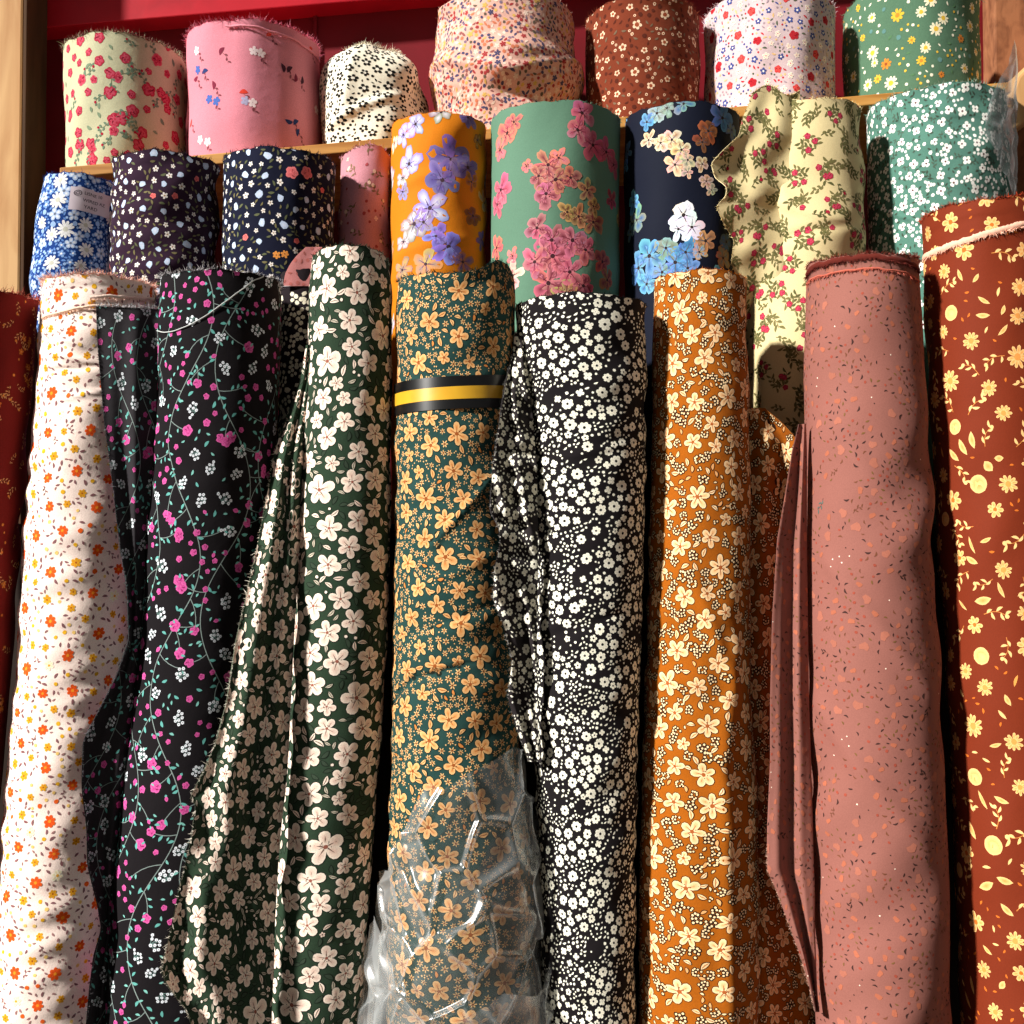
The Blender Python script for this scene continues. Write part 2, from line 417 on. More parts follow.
class Pattern:
    def __init__(s, surf, seed, ymax=1110, rad=125):
        s.surf = surf; s.r = random.Random(seed); s.items = []; s.grid = {}; s.cell = 12.
        if isinstance(surf, Body):
            s.smin, s.smax = -math.radians(rad) * surf.Rr, math.radians(rad) * surf.Rr
            s.tmin, s.tmax = -2, (min(ymax, surf.pyend or ymax)) - surf.ytop
        else:
            s.smin, s.smax, s.tmin, s.tmax = 0, surf.Wm, 0, surf.pyend - surf.ytop
    def free(s, x, y, r, pack):
        c = s.cell; n = int((r + 22) / c) + 1; i0, j0 = int(x // c), int(y // c)
        for i in range(i0 - n, i0 + n + 1):
            for j in range(j0 - n, j0 + n + 1):
                for (u, v, q) in s.grid.get((i, j), ()):
                    if (x - u) ** 2 + (y - v) ** 2 < ((r + q) * pack) ** 2: return False
        return True
    def occ(s, x, y, r): s.grid.setdefault((int(x // s.cell), int(y // s.cell)), []).append((x, y, r))
    def put(s, st, x, y, a=None, k=1., tint=1., occ=True):
        s.items.append((st.compile(), x, y, s.r.uniform(0, 2 * PI) if a is None else a, k, tint))
        if occ: s.occ(x, y, st.r * k)
    def putpx(s, st, px, py, a=None, k=1., tint=1., occ=True):
        x, y = s.surf.st(px, py); s.put(st, x, y, a, k, tint, occ)
    def scatter(s, stamps, pack=1., ks=(.85, 1.15), ang=None, tries=None, mask=None, maxn=99999, tint=.08, dens=1.):
        rm = np.mean([t.r for t in stamps])
        area = (s.smax - s.smin) * (s.tmax - s.tmin)
        tries = int((tries or 6) * area / (4 * rm * rm) * dens); n = 0
        for _ in range(tries):
            x, y = s.r.uniform(s.smin, s.smax), s.r.uniform(s.tmin, s.tmax)
            if isinstance(s.surf, Sheet) and x > s.surf.width(np.array([y]))[0]: continue
            if mask is not None and s.r.random() > mask(x, y): continue
            st = s.r.choice(stamps); k = s.r.uniform(*ks)
            if not s.free(x, y, st.r * k, pack): continue
            a = s.r.uniform(0, 6.283) if ang is None else math.radians(ang[0] + s.r.uniform(-ang[1], ang[1]))
            s.put(st, x, y, a, k, 1 + s.r.uniform(-tint, tint)); n += 1
            if n >= maxn: break
    def bake(s, surf, base):
        if not s.items: return [], [], [], []
        groups = {}
        for it in s.items: groups.setdefault(id(it[0]), []).append(it)
        ST, TT, ZZ, CC, FF = [], [], [], [], []; k = 0
        for g in groups.values():
            st = g[0][0]; X = np.array([i[1] for i in g]); Y = np.array([i[2] for i in g]); A = np.array([i[3] for i in g])
            K = np.array([i[4] for i in g]); TI = np.array([i[5] for i in g]); n = len(g); m = len(st.V)
            ca, sa = np.cos(A)[:, None] * K[:, None], np.sin(A)[:, None] * K[:, None]
            px = st.V[None, :, 0] * ca - st.V[None, :, 1] * sa + X[:, None]
            py = st.V[None, :, 0] * sa + st.V[None, :, 1] * ca + Y[:, None]
            z = st.Z[None] * .6 + (np.arange(n) % 13 * .004)[:, None]
            ST.append(px.ravel()); TT.append(py.ravel()); ZZ.append(z.ravel())
            CC.append((st.C[None] * TI[:, None, None]).reshape(-1, 3))
            FF.append((st.T[None] + (np.arange(n) * m)[:, None, None]).reshape(-1, 3) + k); k += n * m
        S_, T_, Z_ = np.concatenate(ST), np.concatenate(TT), np.concatenate(ZZ)
        Cc = np.clip(np.concatenate(CC), 0, 1); F = np.concatenate(FF)
        if isinstance(surf, Body):
            T_ = np.maximum(T_, .5)
            T_ = np.minimum(T_, (surf.pyend - surf.ytop - 1) if surf.pyend else s.tmax)
        else:
            T_ = np.clip(T_, .5, s.tmax - .5); S_ = np.clip(S_, .3, surf.width(T_) - .3)
        V, N = surf.ev(S_, T_, surf.off0 + Z_)
        fn = np.cross(V[F[:, 1]] - V[F[:, 0]], V[F[:, 2]] - V[F[:, 0]])
        ar = np.linalg.norm(fn, axis=1); keep = ar > 1e-11
        flip = (fn * N[F[:, 0]]).sum(1) < 0
        F[flip] = F[flip][:, ::-1]; F = F[keep]
        return V, N, F + base, Cc

def fray(name, P0, out, n, length, col, parent, mat, seed=0, w=.0004, up=.5, col2=None):
    """fine loose threads along a line of points P0 (world), pushed in direction out"""
    r = np.random.RandomState(seed); m = len(P0)
    q = r.uniform(0, m - 1.001, n); i = q.astype(int); f = (q - i)[:, None]
    B = P0[i] * (1 - f) + P0[i + 1] * f; O = out[i] * (1 - f) + out[i + 1] * f
    Lg = length * r.uniform(.3, 1.25, n)[:, None]
    d = O + r.normal(0, .55, (n, 3)); d[:, 2] += up; d /= np.linalg.norm(d, axis=1)[:, None]
    side = np.cross(d, r.normal(0, 1, (n, 3))); side /= np.linalg.norm(side, axis=1)[:, None]
    bend = r.normal(0, .35, (n, 3)) * Lg
    mid = B + d * Lg * .5 + bend * .3; tip = B + d * Lg + bend
    V = np.stack([B - d * .0006 - side * w, B - d * .0006 + side * w, mid + side * w * .8, mid - side * w * .8, tip], 1).reshape(-1, 3)
    k = np.arange(n)[:, None] * 5
    F4 = np.concatenate([k, k + 1, k + 2, k + 3], 1); F3 = np.concatenate([k + 3, k + 2, k + 4], 1)
    c = np.tile(lin(col), (len(V), 1))
    if col2 is not None:
        sel = np.repeat(r.random_sample(n) < .4, 5); c[sel] = lin(col2)
    return mesh_obj(name, V, None, [F4, F3], c, mat, parent, smooth=False)

def core_tube(surf, parent, h=.008, hollow=True):
    c = surf.rimc; R = np.linalg.norm(surf.rimV - c, axis=1).mean() * .325
    n = 28; V = []; F = []
    prof = [(R, -.02), (R, h), (R - .003, h), (R - .003, -.019)]
    for r_, z in prof:
        for i in range(n): a = 2 * PI * i / n; V.append((c[0] + r_ * math.cos(a), c[1] + r_ * math.sin(a), c[2] + z))
    for q in range(3):
        for i in range(n): F.append((q * n + i, q * n + (i + 1) % n, (q + 1) * n + (i + 1) % n, (q + 1) * n + i))
    return mesh_obj('cardboard_core', V, None, [np.array(F)], None, M_CARD, parent)

def crease(surf_st, x0, y0, x1, y1, amp, w, step=False):
    s0, t0 = surf_st(x0, y0); s1, t1 = surf_st(x1, y1)
    L = math.hypot(s1 - s0, t1 - t0); dx, dy = (s1 - s0) / L, (t1 - t0) / L
    def f(S, T):
        u = (S - s0) * dx + (T - t0) * dy; d = -(S - s0) * dy + (T - t0) * dx
        win = 1 / (1 + np.exp(-(u + 2) / 5)) / (1 + np.exp((u - L - 2) / 5))
        if step: return amp * win * np.exp(-np.maximum(d, 0) / (w * 5)) * (1 / (1 + np.exp(-d / w)))
        return amp * np.exp(-(d / w) ** 2) * win
    return f
def roll(label, rows, ytop, a, k, base, pat, zb=0., rim=None, wr=(1.3, ((60, 70), (35, 60), (110, 80), (22, 50))), creases=(), mat=None,
         group='', fr=(500, .006), frc=None, core=.004, ymax=1110, seed=1, sm=6, step=2.9, cap=None, rad=125, rimn=1.5):
    rp = [random.Random(seed * 13 + i).uniform(0, 6.28) for i in range(4)]
    rimf = lambda th: (rim(th) if rim else 0) + rimn * (np.sin(2 * th + rp[0]) * .5 + .5 * np.sin(5 * th + rp[1]) + .35 * np.sin(11 * th + rp[2]) + .25 * np.sin(23 * th + rp[3]))
    B = Body(rows, ytop, a, k, zb, rimf, None, sm)
    w = wob(seed, wr[1], wr[0]); cr = [crease(B.st, *c) for c in creases]
    circ = 2 * PI * B.Rr
    def disp(S, T):
        o = w(S, T)
        for c in cr: o = o + c(S, T)
        edge = np.clip((PI * B.Rr - np.abs(S)) / 20, 0, 1)
        return o * edge
    B.dispf = disp
    e = bpy.data.objects.new('fabric_roll', None); C.objects.link(e)
    if callable(zb):
        p = B.pos(np.array([0.]), np.array([ymax - ytop]))[0]; e.location = (p[0], a, zb(p[0]))
    else:
        th = np.linspace(-PI, PI, 9)[:-1]; p = B.pos(th * B.Rr, np.full(8, B.pyend - B.ytop)).mean(0); e.location = (p[0], p[1], zb)
    e.empty_display_size = .05
    tag(e, label, 'fabric roll', group)
    P = Pattern(B, seed * 31 + 5, ymax=ymax, rad=rad)
    pat(P)
    m = mat or M_COTTON
    B.base(base, e, m, P, ymax=ymax, step=step, ccol=cap)
    if fr[0]:
        rim_ = np.concatenate([B.rimV, B.rimV[:1]]); o = rim_ - B.rimc; o /= np.linalg.norm(o, axis=1)[:, None]
        fray('frayed_edge', rim_ * .995 + B.rimc * .005, o * .5, fr[0], fr[1], frc or base, e, m, seed, up=.7, col2=base)
    if core is not None: core_tube(B, e, core)
    return e, B

FRONT = (1.25, math.tan(math.radians(7)))
MID = (1.425, math.tan(math.radians(4)))
TOP = (1.70, 0.)
# ------------------------------------------------------------------ prints
R_ = range
def seeds(fn, n, s0=0): return [fn(s0 + i) for i in R_(n)]
def fan(pxs, xc, r):  # helper for stems drawn in surface space
    return pxs
def p_darkred(P):
    gold, tan, dk = (222, 140, 60), (214, 160, 105), (90, 45, 25)
    f = seeds(lambda i: flower(3.6, 5, .9, gold, (190, 90, 30), ctr=tan, seed=i), 3)
    sp = seeds(lambda i: sprig(7, 15, 4, 1.3, tan, dk, i, gold, 1.4, sw=.5), 4)
    for _ in R_(34):
        x, y = P.r.uniform(P.smin, P.smax), P.r.uniform(5, P.tmax)
        if not P.free(x, y, 12, 1): continue
        for i in R_(5): P.put(P.r.choice(f), x + P.r.uniform(-10, 10), y + P.r.uniform(-9, 9), occ=False)
        for i in R_(4): P.put(P.r.choice(sp), x + P.r.uniform(-15, 15), y + P.r.uniform(-14, 14), occ=False)
        P.occ(x, y, 16)
    P.scatter(sp + [blob(1.3, gold)], .9, maxn=300)
def p_peach(P):
    o, y, w = (240, 100, 30), (238, 180, 40), (255, 245, 225)
    F = seeds(lambda i: flower(6.2, 7, 1.3, o, (225, 70, 25), ctr=(250, 150, 40), cr=.25, seed=i), 3)
    Y = seeds(lambda i: flower(5.2, 6, 1.25, y, (215, 130, 30), ctr=(180, 90, 30), cr=.22, seed=i), 3)
    W = seeds(lambda i: flower(6, 6, 1.2, w, (250, 225, 170), ctr=(235, 170, 60), cr=.25, seed=i), 2)
    m = (140, 95, 98)
    L = [leaf(5.5, 2.3, m), leaf(4, 1.8, (165, 120, 118)), sprig(4, 9, 3.5, 1.6, m, m, 3, sw=.5), sprig(5, 11, 3.5, 1.5, (150, 105, 105), m, 4, sw=.5)]
    for x_, y_ in ((150, 272),): pass
    P.scatter(F, 2.5, tries=3); P.scatter(Y, 1.9, (.7, 1), tries=2); P.scatter(W, 1.7, tries=1)
    P.scatter([blob(2.2, y), blob(2.4, o), blob(1.8, (245, 205, 120))], 2.0, tries=2); P.scatter(L, 1.1, tries=3)
def p_vine(P, dull=0):
    pk, pk2, pkd = (214, 96, 162), (188, 62, 132), (136, 30, 88)
    tl, st, be = (98, 168, 160), (128, 142, 138), (222, 226, 232)
    rs = seeds(lambda i: rose(5.2, pk, pk2, pkd, i), 3); bud = [Stamp(3).add(lens(6, 4, 8), .1, pk, pk2).add(rot(lens(3.5, 3, 6), 0, -2), .05, tl)]
    lf = [leaf(6.5, 2.8, tl), leaf(5, 2.2, (120, 182, 172))]
    bc = seeds(lambda i: cluster(9, 8, 1.75, be, i, sq=.62, stem=(110, 140, 135), ctr=(120, 125, 130)), 4)
    def seg(pts, w=.9):
        S = Stamp(1); S.addl(line(pts, w), .02, st); P.put(S, 0, 0, 0, occ=False)
    def branch(x, y, a, L, depth):
        n = max(4, int(L / 6)); pts = [(x, y)]; cv = P.r.choice((-1, 1)) * P.r.uniform(.08, .2)
        for i in R_(n):
            a += cv; x += L / n * math.cos(a); y += L / n * math.sin(a); pts.append((x, y))
            if P.r.random() < .75:
                sd = P.r.choice((-1, 1)); q = a + sd * 1.0
                P.put(P.r.choice(lf), x + 3.6 * math.cos(q), y + 3.6 * math.sin(q), q, P.r.uniform(.7, 1.1), occ=False)
        if min(p[0] for p in pts) < P.smin: return
        seg(pts, .95 if depth == 0 else .75)
        P.occ(*pts[len(pts) // 2], 7)
        r = P.r.random()
        if r < .45: P.put(P.r.choice(rs), x, y, None, P.r.uniform(.75, 1.15))
        elif r < .62:
            for i in R_(3): P.put(P.r.choice(rs), x + P.r.uniform(-6, 6), y + P.r.uniform(-6, 6), None, P.r.uniform(.6, 1.1), occ=False)
            P.occ(x, y, 9)
        elif r < .85: P.put(bud[0], x, y, a, P.r.uniform(.8, 1.2))
        else: P.put(P.r.choice(bc), x, y + 5)
    xs = np.arange(P.smin + 8, P.smax, 46)
    for x0 in xs:
        x, y, a = x0 + P.r.uniform(-6, 6), 4, PI / 2; pts = [(x, y)]; ph = P.r.uniform(0, 6)
        k = 0
        while y < P.tmax - 6:
            a = PI / 2 + .55 * math.sin(y / 38 + ph); x += 6 * math.cos(a); y += 6 * math.sin(a); pts.append((x, y)); k += 1
            if k % 3 == 0: q = a + P.r.choice((-1, 1)); P.put(P.r.choice(lf), x + 3.5 * math.cos(q), y + 3.5 * math.sin(q), q, occ=False)
            if k % 5 == 0:
                seg(pts); pts = [(x, y)]
                sd = P.r.choice((-1, 1)); branch(x, y, a + sd * 1.1, P.r.uniform(18, 34), 1)
        if len(pts) > 1: seg(pts)
    P.scatter(bc, 1.45, ks=(.8, 1.1), tries=2); P.scatter(rs, 1.6, ks=(.45, .75), tries=2); P.scatter(lf + bud, 1.5, tries=1.5)
def p_blackcream(P):
    c = (238, 230, 205)
    S = seeds(lambda i: cluster(7, 5, 2.2, c, i), 4) + [blob(2.5, c, 6, .4, 1), blob(3.2, c, 7, .35, 2)]
    P.scatter(S, .95, tries=4, mask=lambda x, y: 1 if y > 22 else 0)
def p_green(P, heroes=()):
    w, w2, ol, br = (246, 230, 212), (226, 190, 172), (30, 34, 28), (150, 90, 75)
    mk = lambda R: (lambda i: flower(R, 5, 1.12, w, w2, ol, .8, br, .13, (110, 80, 68), .12, .06, 12, i, dots=(90, 50, 40)))
    big = seeds(mk(16.5), 2, 1) ; med = seeds(mk(11.8), 6, 10); sm = seeds(mk(8.5), 4, 40)
    tiny = seeds(lambda i: flower(3.1, 5, 1.1, w, w2, ol, .6, (80, 50, 40), .3, seed=i), 3) + [blob(1.6, w, 6, .1, 1, out=ol)]
    tulip = Stamp(7)
    for a in (-.42, -.14, .14, .42): tulip.add(rot(lens(13, 3.8, 8), a, -6), 0, ol).add(rot(lens(12, 2.6, 8), a, -5.5), .07, w, w2)
    lf = [leaf(10, 4, w, ol, (60, 60, 50), cc=w2), leaf(8, 3, (200, 190, 170), ol, (60, 60, 50)), leaf(9, 3.4, (52, 66, 52), (25, 34, 25))]
    for px, py, k in heroes: P.putpx(big[0], px, py, None, k)
    P.scatter(big, 3.3, tries=2, maxn=5); P.scatter(med, .98, tries=5); P.scatter([tulip], 2.0, tries=1.5)
    P.scatter(sm, 1.02, tries=3); P.scatter(lf, .95, tries=4)
    P.scatter(tiny, 1.15, tries=4)
def p_gold(P, pal=None, tiny='flower', R=11):
    w, w2, ol, br, ve = pal or ((226, 180, 122), (206, 130, 66), (26, 34, 28), (150, 80, 35), (150, 85, 40))
    med = seeds(lambda i: flower(R, 5 if i % 3 else 6, .98, w, w2, ol, .75, br, .17, ve, .12, .05, 10, i, dots=(90, 45, 20)), 6)
    sm = seeds(lambda i: flower(R * .72, 5, .98, w, w2, ol, .7, br, .2, ve, .15, .05, 9, 30 + i), 3)
    lf = [leaf(9, 4, w, ol, ve, cc=w2), leaf(7.5, 3.4, w, ol, ve, .12), leaf(6, 2.6, w2, ol)]
    for f in med[:3]:
        pass
    n0 = len(P.items)
    P.scatter(med, 1.22, tries=5)
    for it in list(P.items[n0:]):
        if P.r.random() < .8:
            a = P.r.uniform(0, 6.28)
            for q in (a, a + .7)[:P.r.choice((1, 2))]:
                P.put(P.r.choice(lf[:2]), it[1] + (R + 4.5) * math.cos(q), it[2] + (R + 4.5) * math.sin(q), q)
    P.scatter(sm, 1.2, tries=2)
    P.scatter(lf, 1.3, tries=1, dens=.4)
    if tiny == 'flower':
        ti = seeds(lambda i: flower(3.3, 6, .62, w, w, None, .5, (120, 60, 25), .3, seed=i), 3); pt = .95
        P.scatter(ti, pt, tries=5); P.scatter([blob(.9, w, 5), blob(.75, w, 5)], 1.3, tries=3)
    else:
        ti = seeds(lambda i: cluster(9, 4.6, 1.05, w, i, (36, 22, 14)), 4)
        P.scatter(ti, .95, tries=5); P.scatter(seeds(lambda i: cluster(3, 2.4, 1.0, w, i, (36, 22, 14)), 2) + [leaf(4, 1.8, w, ol)], 1.3, tries=3)
def p_orange(P): p_gold(P, ((248, 214, 165), (232, 168, 108), (52, 26, 12), (165, 88, 40), (140, 70, 35)), 'bead', 11)
def p_bw(P):
    w, w2, d = (244, 240, 222), (232, 226, 205), (26, 22, 22)
    rd = seeds(lambda i: flower(5.6, 7, 1.5, w, w2, None, .5, d, .24, seed=i), 4)
    sm = seeds(lambda i: flower(3.7, 4, 1.1, w, w2, None, .5, None, seed=i), 4) + seeds(lambda i: flower(3.4, 5, 1.2, w, w2, None, .5, d, .25, seed=i), 2)
    dt = [blob(1.5, w, 6, .2), leaf(4.2, 1.7, w), blob(1.1, w, 5)]
    ph = [P.r.uniform(0, 6) for _ in R_(6)]
    band = lambda x, y: .55 * math.sin((y + x * .45) / 12.5 + 1.9 * math.sin(x / 21 + ph[0]) + 1.3 * math.sin(y / 33 + ph[1])) + .6 * math.sin(x / 15 + ph[2] + 1.5 * math.sin(y / 24 + ph[3])) * math.sin(y / 19 + ph[4])
    P.scatter(rd, 1.08, (.75, 1.1), tries=4, mask=lambda x, y: 1 if .15 < band(x, y) else .05)
    P.scatter(sm, .98, tries=5, mask=lambda x, y: 1 if band(x, y) > .0 else .02)
    P.scatter(dt, 1.25, tries=4, ang=(-35, 25), mask=lambda x, y: 1 if band(x, y) > -.5 else .04)
def p_dusty(P):
    br, dk, o, w, tl = (112, 66, 46), (62, 38, 34), (206, 104, 58), (240, 215, 195), (84, 98, 92)
    cl = lambda x, y: (.5 + .5 * math.sin(x / 15 + 2 * math.sin(y / 40)) * math.sin(y / 19 + x / 50)) ** 2
    P.scatter([blob(4.0, (162, 98, 80), 8, .4, 1), blob(2.7, (168, 96, 72), 8, .35, 2), blob(1.5, (150, 70, 54), 7, .3, 3)], 2.1, tries=2, mask=cl)
    P.scatter(seeds(lambda i: flower(4.4, 5, .8, w, w, dk, .8, (130, 70, 60), .42, seed=i), 3), 3.6, (.7, 1), tries=2)
    P.scatter([sprig(6, 13, 4, 1.3, dk, br, 1, sw=.4), sprig(5, 12, 4.4, 1.5, tl, dk, 2, sw=.5), sprig(5, 10, 3.5, 1.2, br, br, 3, sw=.4)], 1.4, tries=3, mask=cl)
    P.scatter([leaf(4.8, 1.5, dk, bend=.2), leaf(4, 1.3, br, bend=.2), leaf(3.4, 1.3, (112, 80, 44)), leaf(3.6, 1.2, dk), sprig(4, 9, 4.5, 1.5, dk, br, 7, sw=.4)], 1.35, (.9, 1.35), tries=3, mask=cl); P.scatter([blob(.8, dk, 5), blob(.8, w, 5)], 4, tries=2)
def p_rust(P):
    g, g2, o, ln = (240, 192, 126), (220, 146, 72), (205, 105, 35), (205, 128, 62)
    da = seeds(lambda i: daisy(11, 10, g, g2, .33, g2, i), 2); dc = seeds(lambda i: daisy(11, 7, g, o, .25, g2, i + 5), 2)
    pod = Stamp(9).add(disc(9, 16, .03), .05, g, g2).add(disc(5, 10, .2, None, 1, 1), .08, (240, 190, 112), g)
    for px, py, k, t in ((952.5, 381, 1, 0), (990, 388, .75, 1), (1004, 413, .75, 1), (937, 400, .8, 0), (945, 332, .6, 0), (931, 324, .6, 1), (955, 500, .95, 2), (1009, 484, .85, 1),
                         (1019, 287, .8, 0), (1017, 316, .8, 1), (1017, 357, 1, 0), (1005, 570, .8, 1), (947, 591, .85, 2), (963, 558, .75, 3), (976, 726, 1.05, 0), (969, 671, .75, 1),
                         (953, 655, .7, 0), (955, 683, .75, 1), (957, 742, .85, 2), (1016, 742, .85, 1), (970, 853, .95, 3), (979, 922, .95, 2), (961, 950, 1, 0), (1018, 941, .8, 0), (999, 1012, .75, 1),
                         (955, 801, .7, 0), (963, 1018, .75, 2), (925, 267, .9, 0), (952, 222, .9, 2)):
        P.putpx((da + dc)[t], px, py, None, k)
    for px, py, k, a in ((953, 313, .85, 0), (957, 427, .85, 0), (980, 484, 1, 0), (984, 656, .95, 0), (977, 777, .95, 0), (997, 845, 1.05, 0), (947, 519, .8, 0), (962, 870, .85, 0)):
        P.putpx(pod, px, py, a, k)
    for px, py, L, W, a in ((985, 300, 14, 4, .6), (962, 275, 13, 4, 1.2), (977, 278, 10, 4, -.9), (984, 315, 14, 5, .1), (1003, 310, 10, 4, -1.2), (1003, 330, 14, 4, -.8),
                            (966, 447, 18, 6, 1.1), (957, 455, 17, 6, .8), (975, 440, 17, 6, 1.4), (990, 466, 12, 9, .9), (1000, 458, 9, 6, 0), (975, 545, 18, 3, 1.2), (988, 540, 12, 4, -.4),
                            (985, 600, 18, 8, -.2), (975, 560, 14, 6, .5), (1003, 590, 16, 4, 1.2), (965, 605, 14, 3, .8), (1010, 700, 12, 5, 1.1), (998, 745, 13, 4, -.3), (985, 800, 20, 4, 1), (975, 830, 19, 6, 1),
                            (1004, 800, 16, 5, .3), (1008, 880, 16, 7, .2), (990, 885, 18, 8, -.5), (1010, 910, 16, 6, .7), (975, 985, 18, 4, 1.3), (1005, 985, 10, 6, -1), (970, 1000, 18, 4, .9), (991, 950, 12, 4, .6)):
        P.putpx(leaf(L, W, g, None, None, .05, g2), px, py, a)
    big = da + dc
    P.scatter(big, 1.5, (.7, .95), tries=2, mask=lambda x, y: 1); P.scatter([pod], 2.2, (.7, 1), tries=1)
    P.scatter(seeds(lambda i: sprig(5, 22, 8, 2.8, g, ln, i, g, 2.2, sw=.8), 5), .95, tries=4)
    P.scatter([leaf(11, 3.4, g, bend=.04), leaf(8, 2.6, g, bend=.03), leaf(5, 2.2, o), leaf(12, 3, g2, bend=.05)], 1.5, tries=2)
    P.scatter(seeds(lambda i: sprig(4, 22, 6, 1.5, (190, 96, 42), (190, 96, 42), i, sw=.6), 3), 1.0, tries=2)
def p_blue(P):
    w, lb, mb = (240, 240, 240), (150, 182, 228), (96, 138, 205)
    da = seeds(lambda i: daisy(8.5, 11, w, (205, 205, 190), .3, (222, 224, 226), i), 3)
    f5 = seeds(lambda i: flower(7, 5, 1.15, lb, w, None, .5, (110, 120, 140), .2, seed=i), 3)
    for px, py, t in ((62, 180, 0), (66, 191, 1), (60, 200, 0), (47, 180, 1), (52, 234, 0), (66, 229, 0), (71, 243, 1), (79, 236, 1), (53, 263, 0), (57, 214, 1), (47, 197, 1), (86, 225, 0), (95, 178, 1), (75, 215, 1)):
        P.putpx((da if t == 0 else f5)[0], px, py, None, P.r.uniform(.8, 1.05))
    P.scatter(da + f5, 1.0, (.7, 1), tries=3)
    P.scatter(seeds(lambda i: flower(3.8, 5, 1.1, mb, lb, ctr=w, cr=.3, seed=i), 3) + [blob(2.6, lb)], .9, tries=5); P.scatter([blob(1.4, lb), leaf(4, 2, mb)], .9, tries=3)
def p_ditsy(P, wf=(236, 228, 222), hb=(186, 204, 232), sal=(232, 122, 118), lf=(96, 100, 72), pack=1.12, extra=None):
    a = seeds(lambda i: blob(3.7, hb, 8, .25, i, cc=(214, 222, 240)), 4)
    b = seeds(lambda i: flower(3.2, 5, 1.0, wf, wf, None, .5, (170, 140, 90), .25, seed=i), 4)
    c = seeds(lambda i: rose(3.2, sal, (214, 96, 96), (170, 60, 66), i), 2)
    l = [leaf(6, 2.3, lf), leaf(5, 2, (118, 110, 76)), sprig(4, 10, 4.5, 1.8, lf, lf, 2, sw=.5)]
    if extra: P.scatter(extra, 2.2, tries=2)
    P.scatter(a, 2.5, (.75, 1.05), tries=2); P.scatter(c, 2.5, tries=1.6); P.scatter(b, pack * 1.3, (.75, 1.1), tries=2); P.scatter(l, 1.05, tries=3); P.scatter([blob(1.1, wf, 5), blob(1.2, (200, 150, 90), 5)], 2.4, tries=2)
def p_ditsynavy(P):
    for px, py in ((291, 173), (305, 173)): P.putpx(rose(6, (236, 128, 128), (220, 100, 105), (180, 70, 75), 2), px, py)
    for px, py in ((276, 255), (284, 254)): P.putpx(flower(4, 6, 1.1, (235, 160, 80), (225, 130, 60), ctr=(120, 60, 30), seed=1), px, py)
    p_ditsy(P, pack=1.2)
def p_pinksprig(P):
    P.scatter(seeds(lambda i: sprig(5, 13, 5, 2, (128, 104, 78), (128, 84, 72), i, (232, 200, 180), 2, sw=.6), 4), 1.15, tries=4)
    P.scatter([flower(2.6, 4, 1, (238, 196, 186), (238, 196, 186), seed=1), blob(1.6, (160, 70, 76))], 1.6, tries=3)
def bloom(R, c1, c2, ctr, seed, vein=None, n=5, dots=None):
    S = flower(R, n, 1.12, c1, c2, None, .5, ctr, .13, vein, .24, .0, 16, seed, rag=.13, dots=dots); r = random.Random(seed)
    for i in R_(4):
        a = r.uniform(0, 6.28); S.add(rot(lens(R * .45, R * .16, 6, .2), a, R * .3 * math.cos(a), R * .3 * math.sin(a)), .13, c2, c1)
    return S
def p_bigorange(P):
    pu, pd, wh, gy, tn = (158, 144, 218), (96, 80, 150), (228, 222, 232), (158, 138, 130), (226, 168, 96)
    for px, py, R, c, c2 in ((416, 124, 12, pu, wh), (404, 135, 11, pu, wh), (410, 164, 15, pu, wh), (404, 178, 10, gy, wh), (450, 158, 19, (128, 106, 160), pd), (442, 180, 17, (136, 116, 176), pd), (466, 168, 14, (118, 96, 140), pd),
                         (430, 208, 17, pu, wh), (415, 224, 16, gy, wh), (424, 222, 13, pu, gy), (436, 236, 12, pu, pd), (448, 247, 18, pu, pd), (404, 192, 9, pu, gy), (466, 118, 11, (130, 110, 165), pd),
                         (426, 264, 14, tn, gy), (403, 270, 12, gy, tn), (395, 143, 9, tn, wh), (470, 182, 9, (190, 120, 60), (120, 70, 40)), (472, 216, 11, (150, 92, 50), (110, 62, 36)), (462, 262, 12, (180, 110, 60), pd),
                         (405, 242, 10, gy, wh), (478, 140, 8, (120, 70, 40), (200, 140, 70)), (480, 240, 9, (130, 90, 130), pd)):
        P.putpx(bloom(R, c, c2, (70, 50, 60), P.r.randint(0, 99), (90, 70, 110)), px, py, occ=True)
    P.scatter([bloom(15, pu, pd, (70, 50, 60), 3, pd), bloom(11, tn, gy, (90, 60, 40), 4), bloom(13, gy, wh, (70, 50, 60), 5)], 1.15, tries=3)
    P.scatter([leaf(6, 2, (150, 90, 40)), blob(1.4, tn)], 2.6, tries=1)
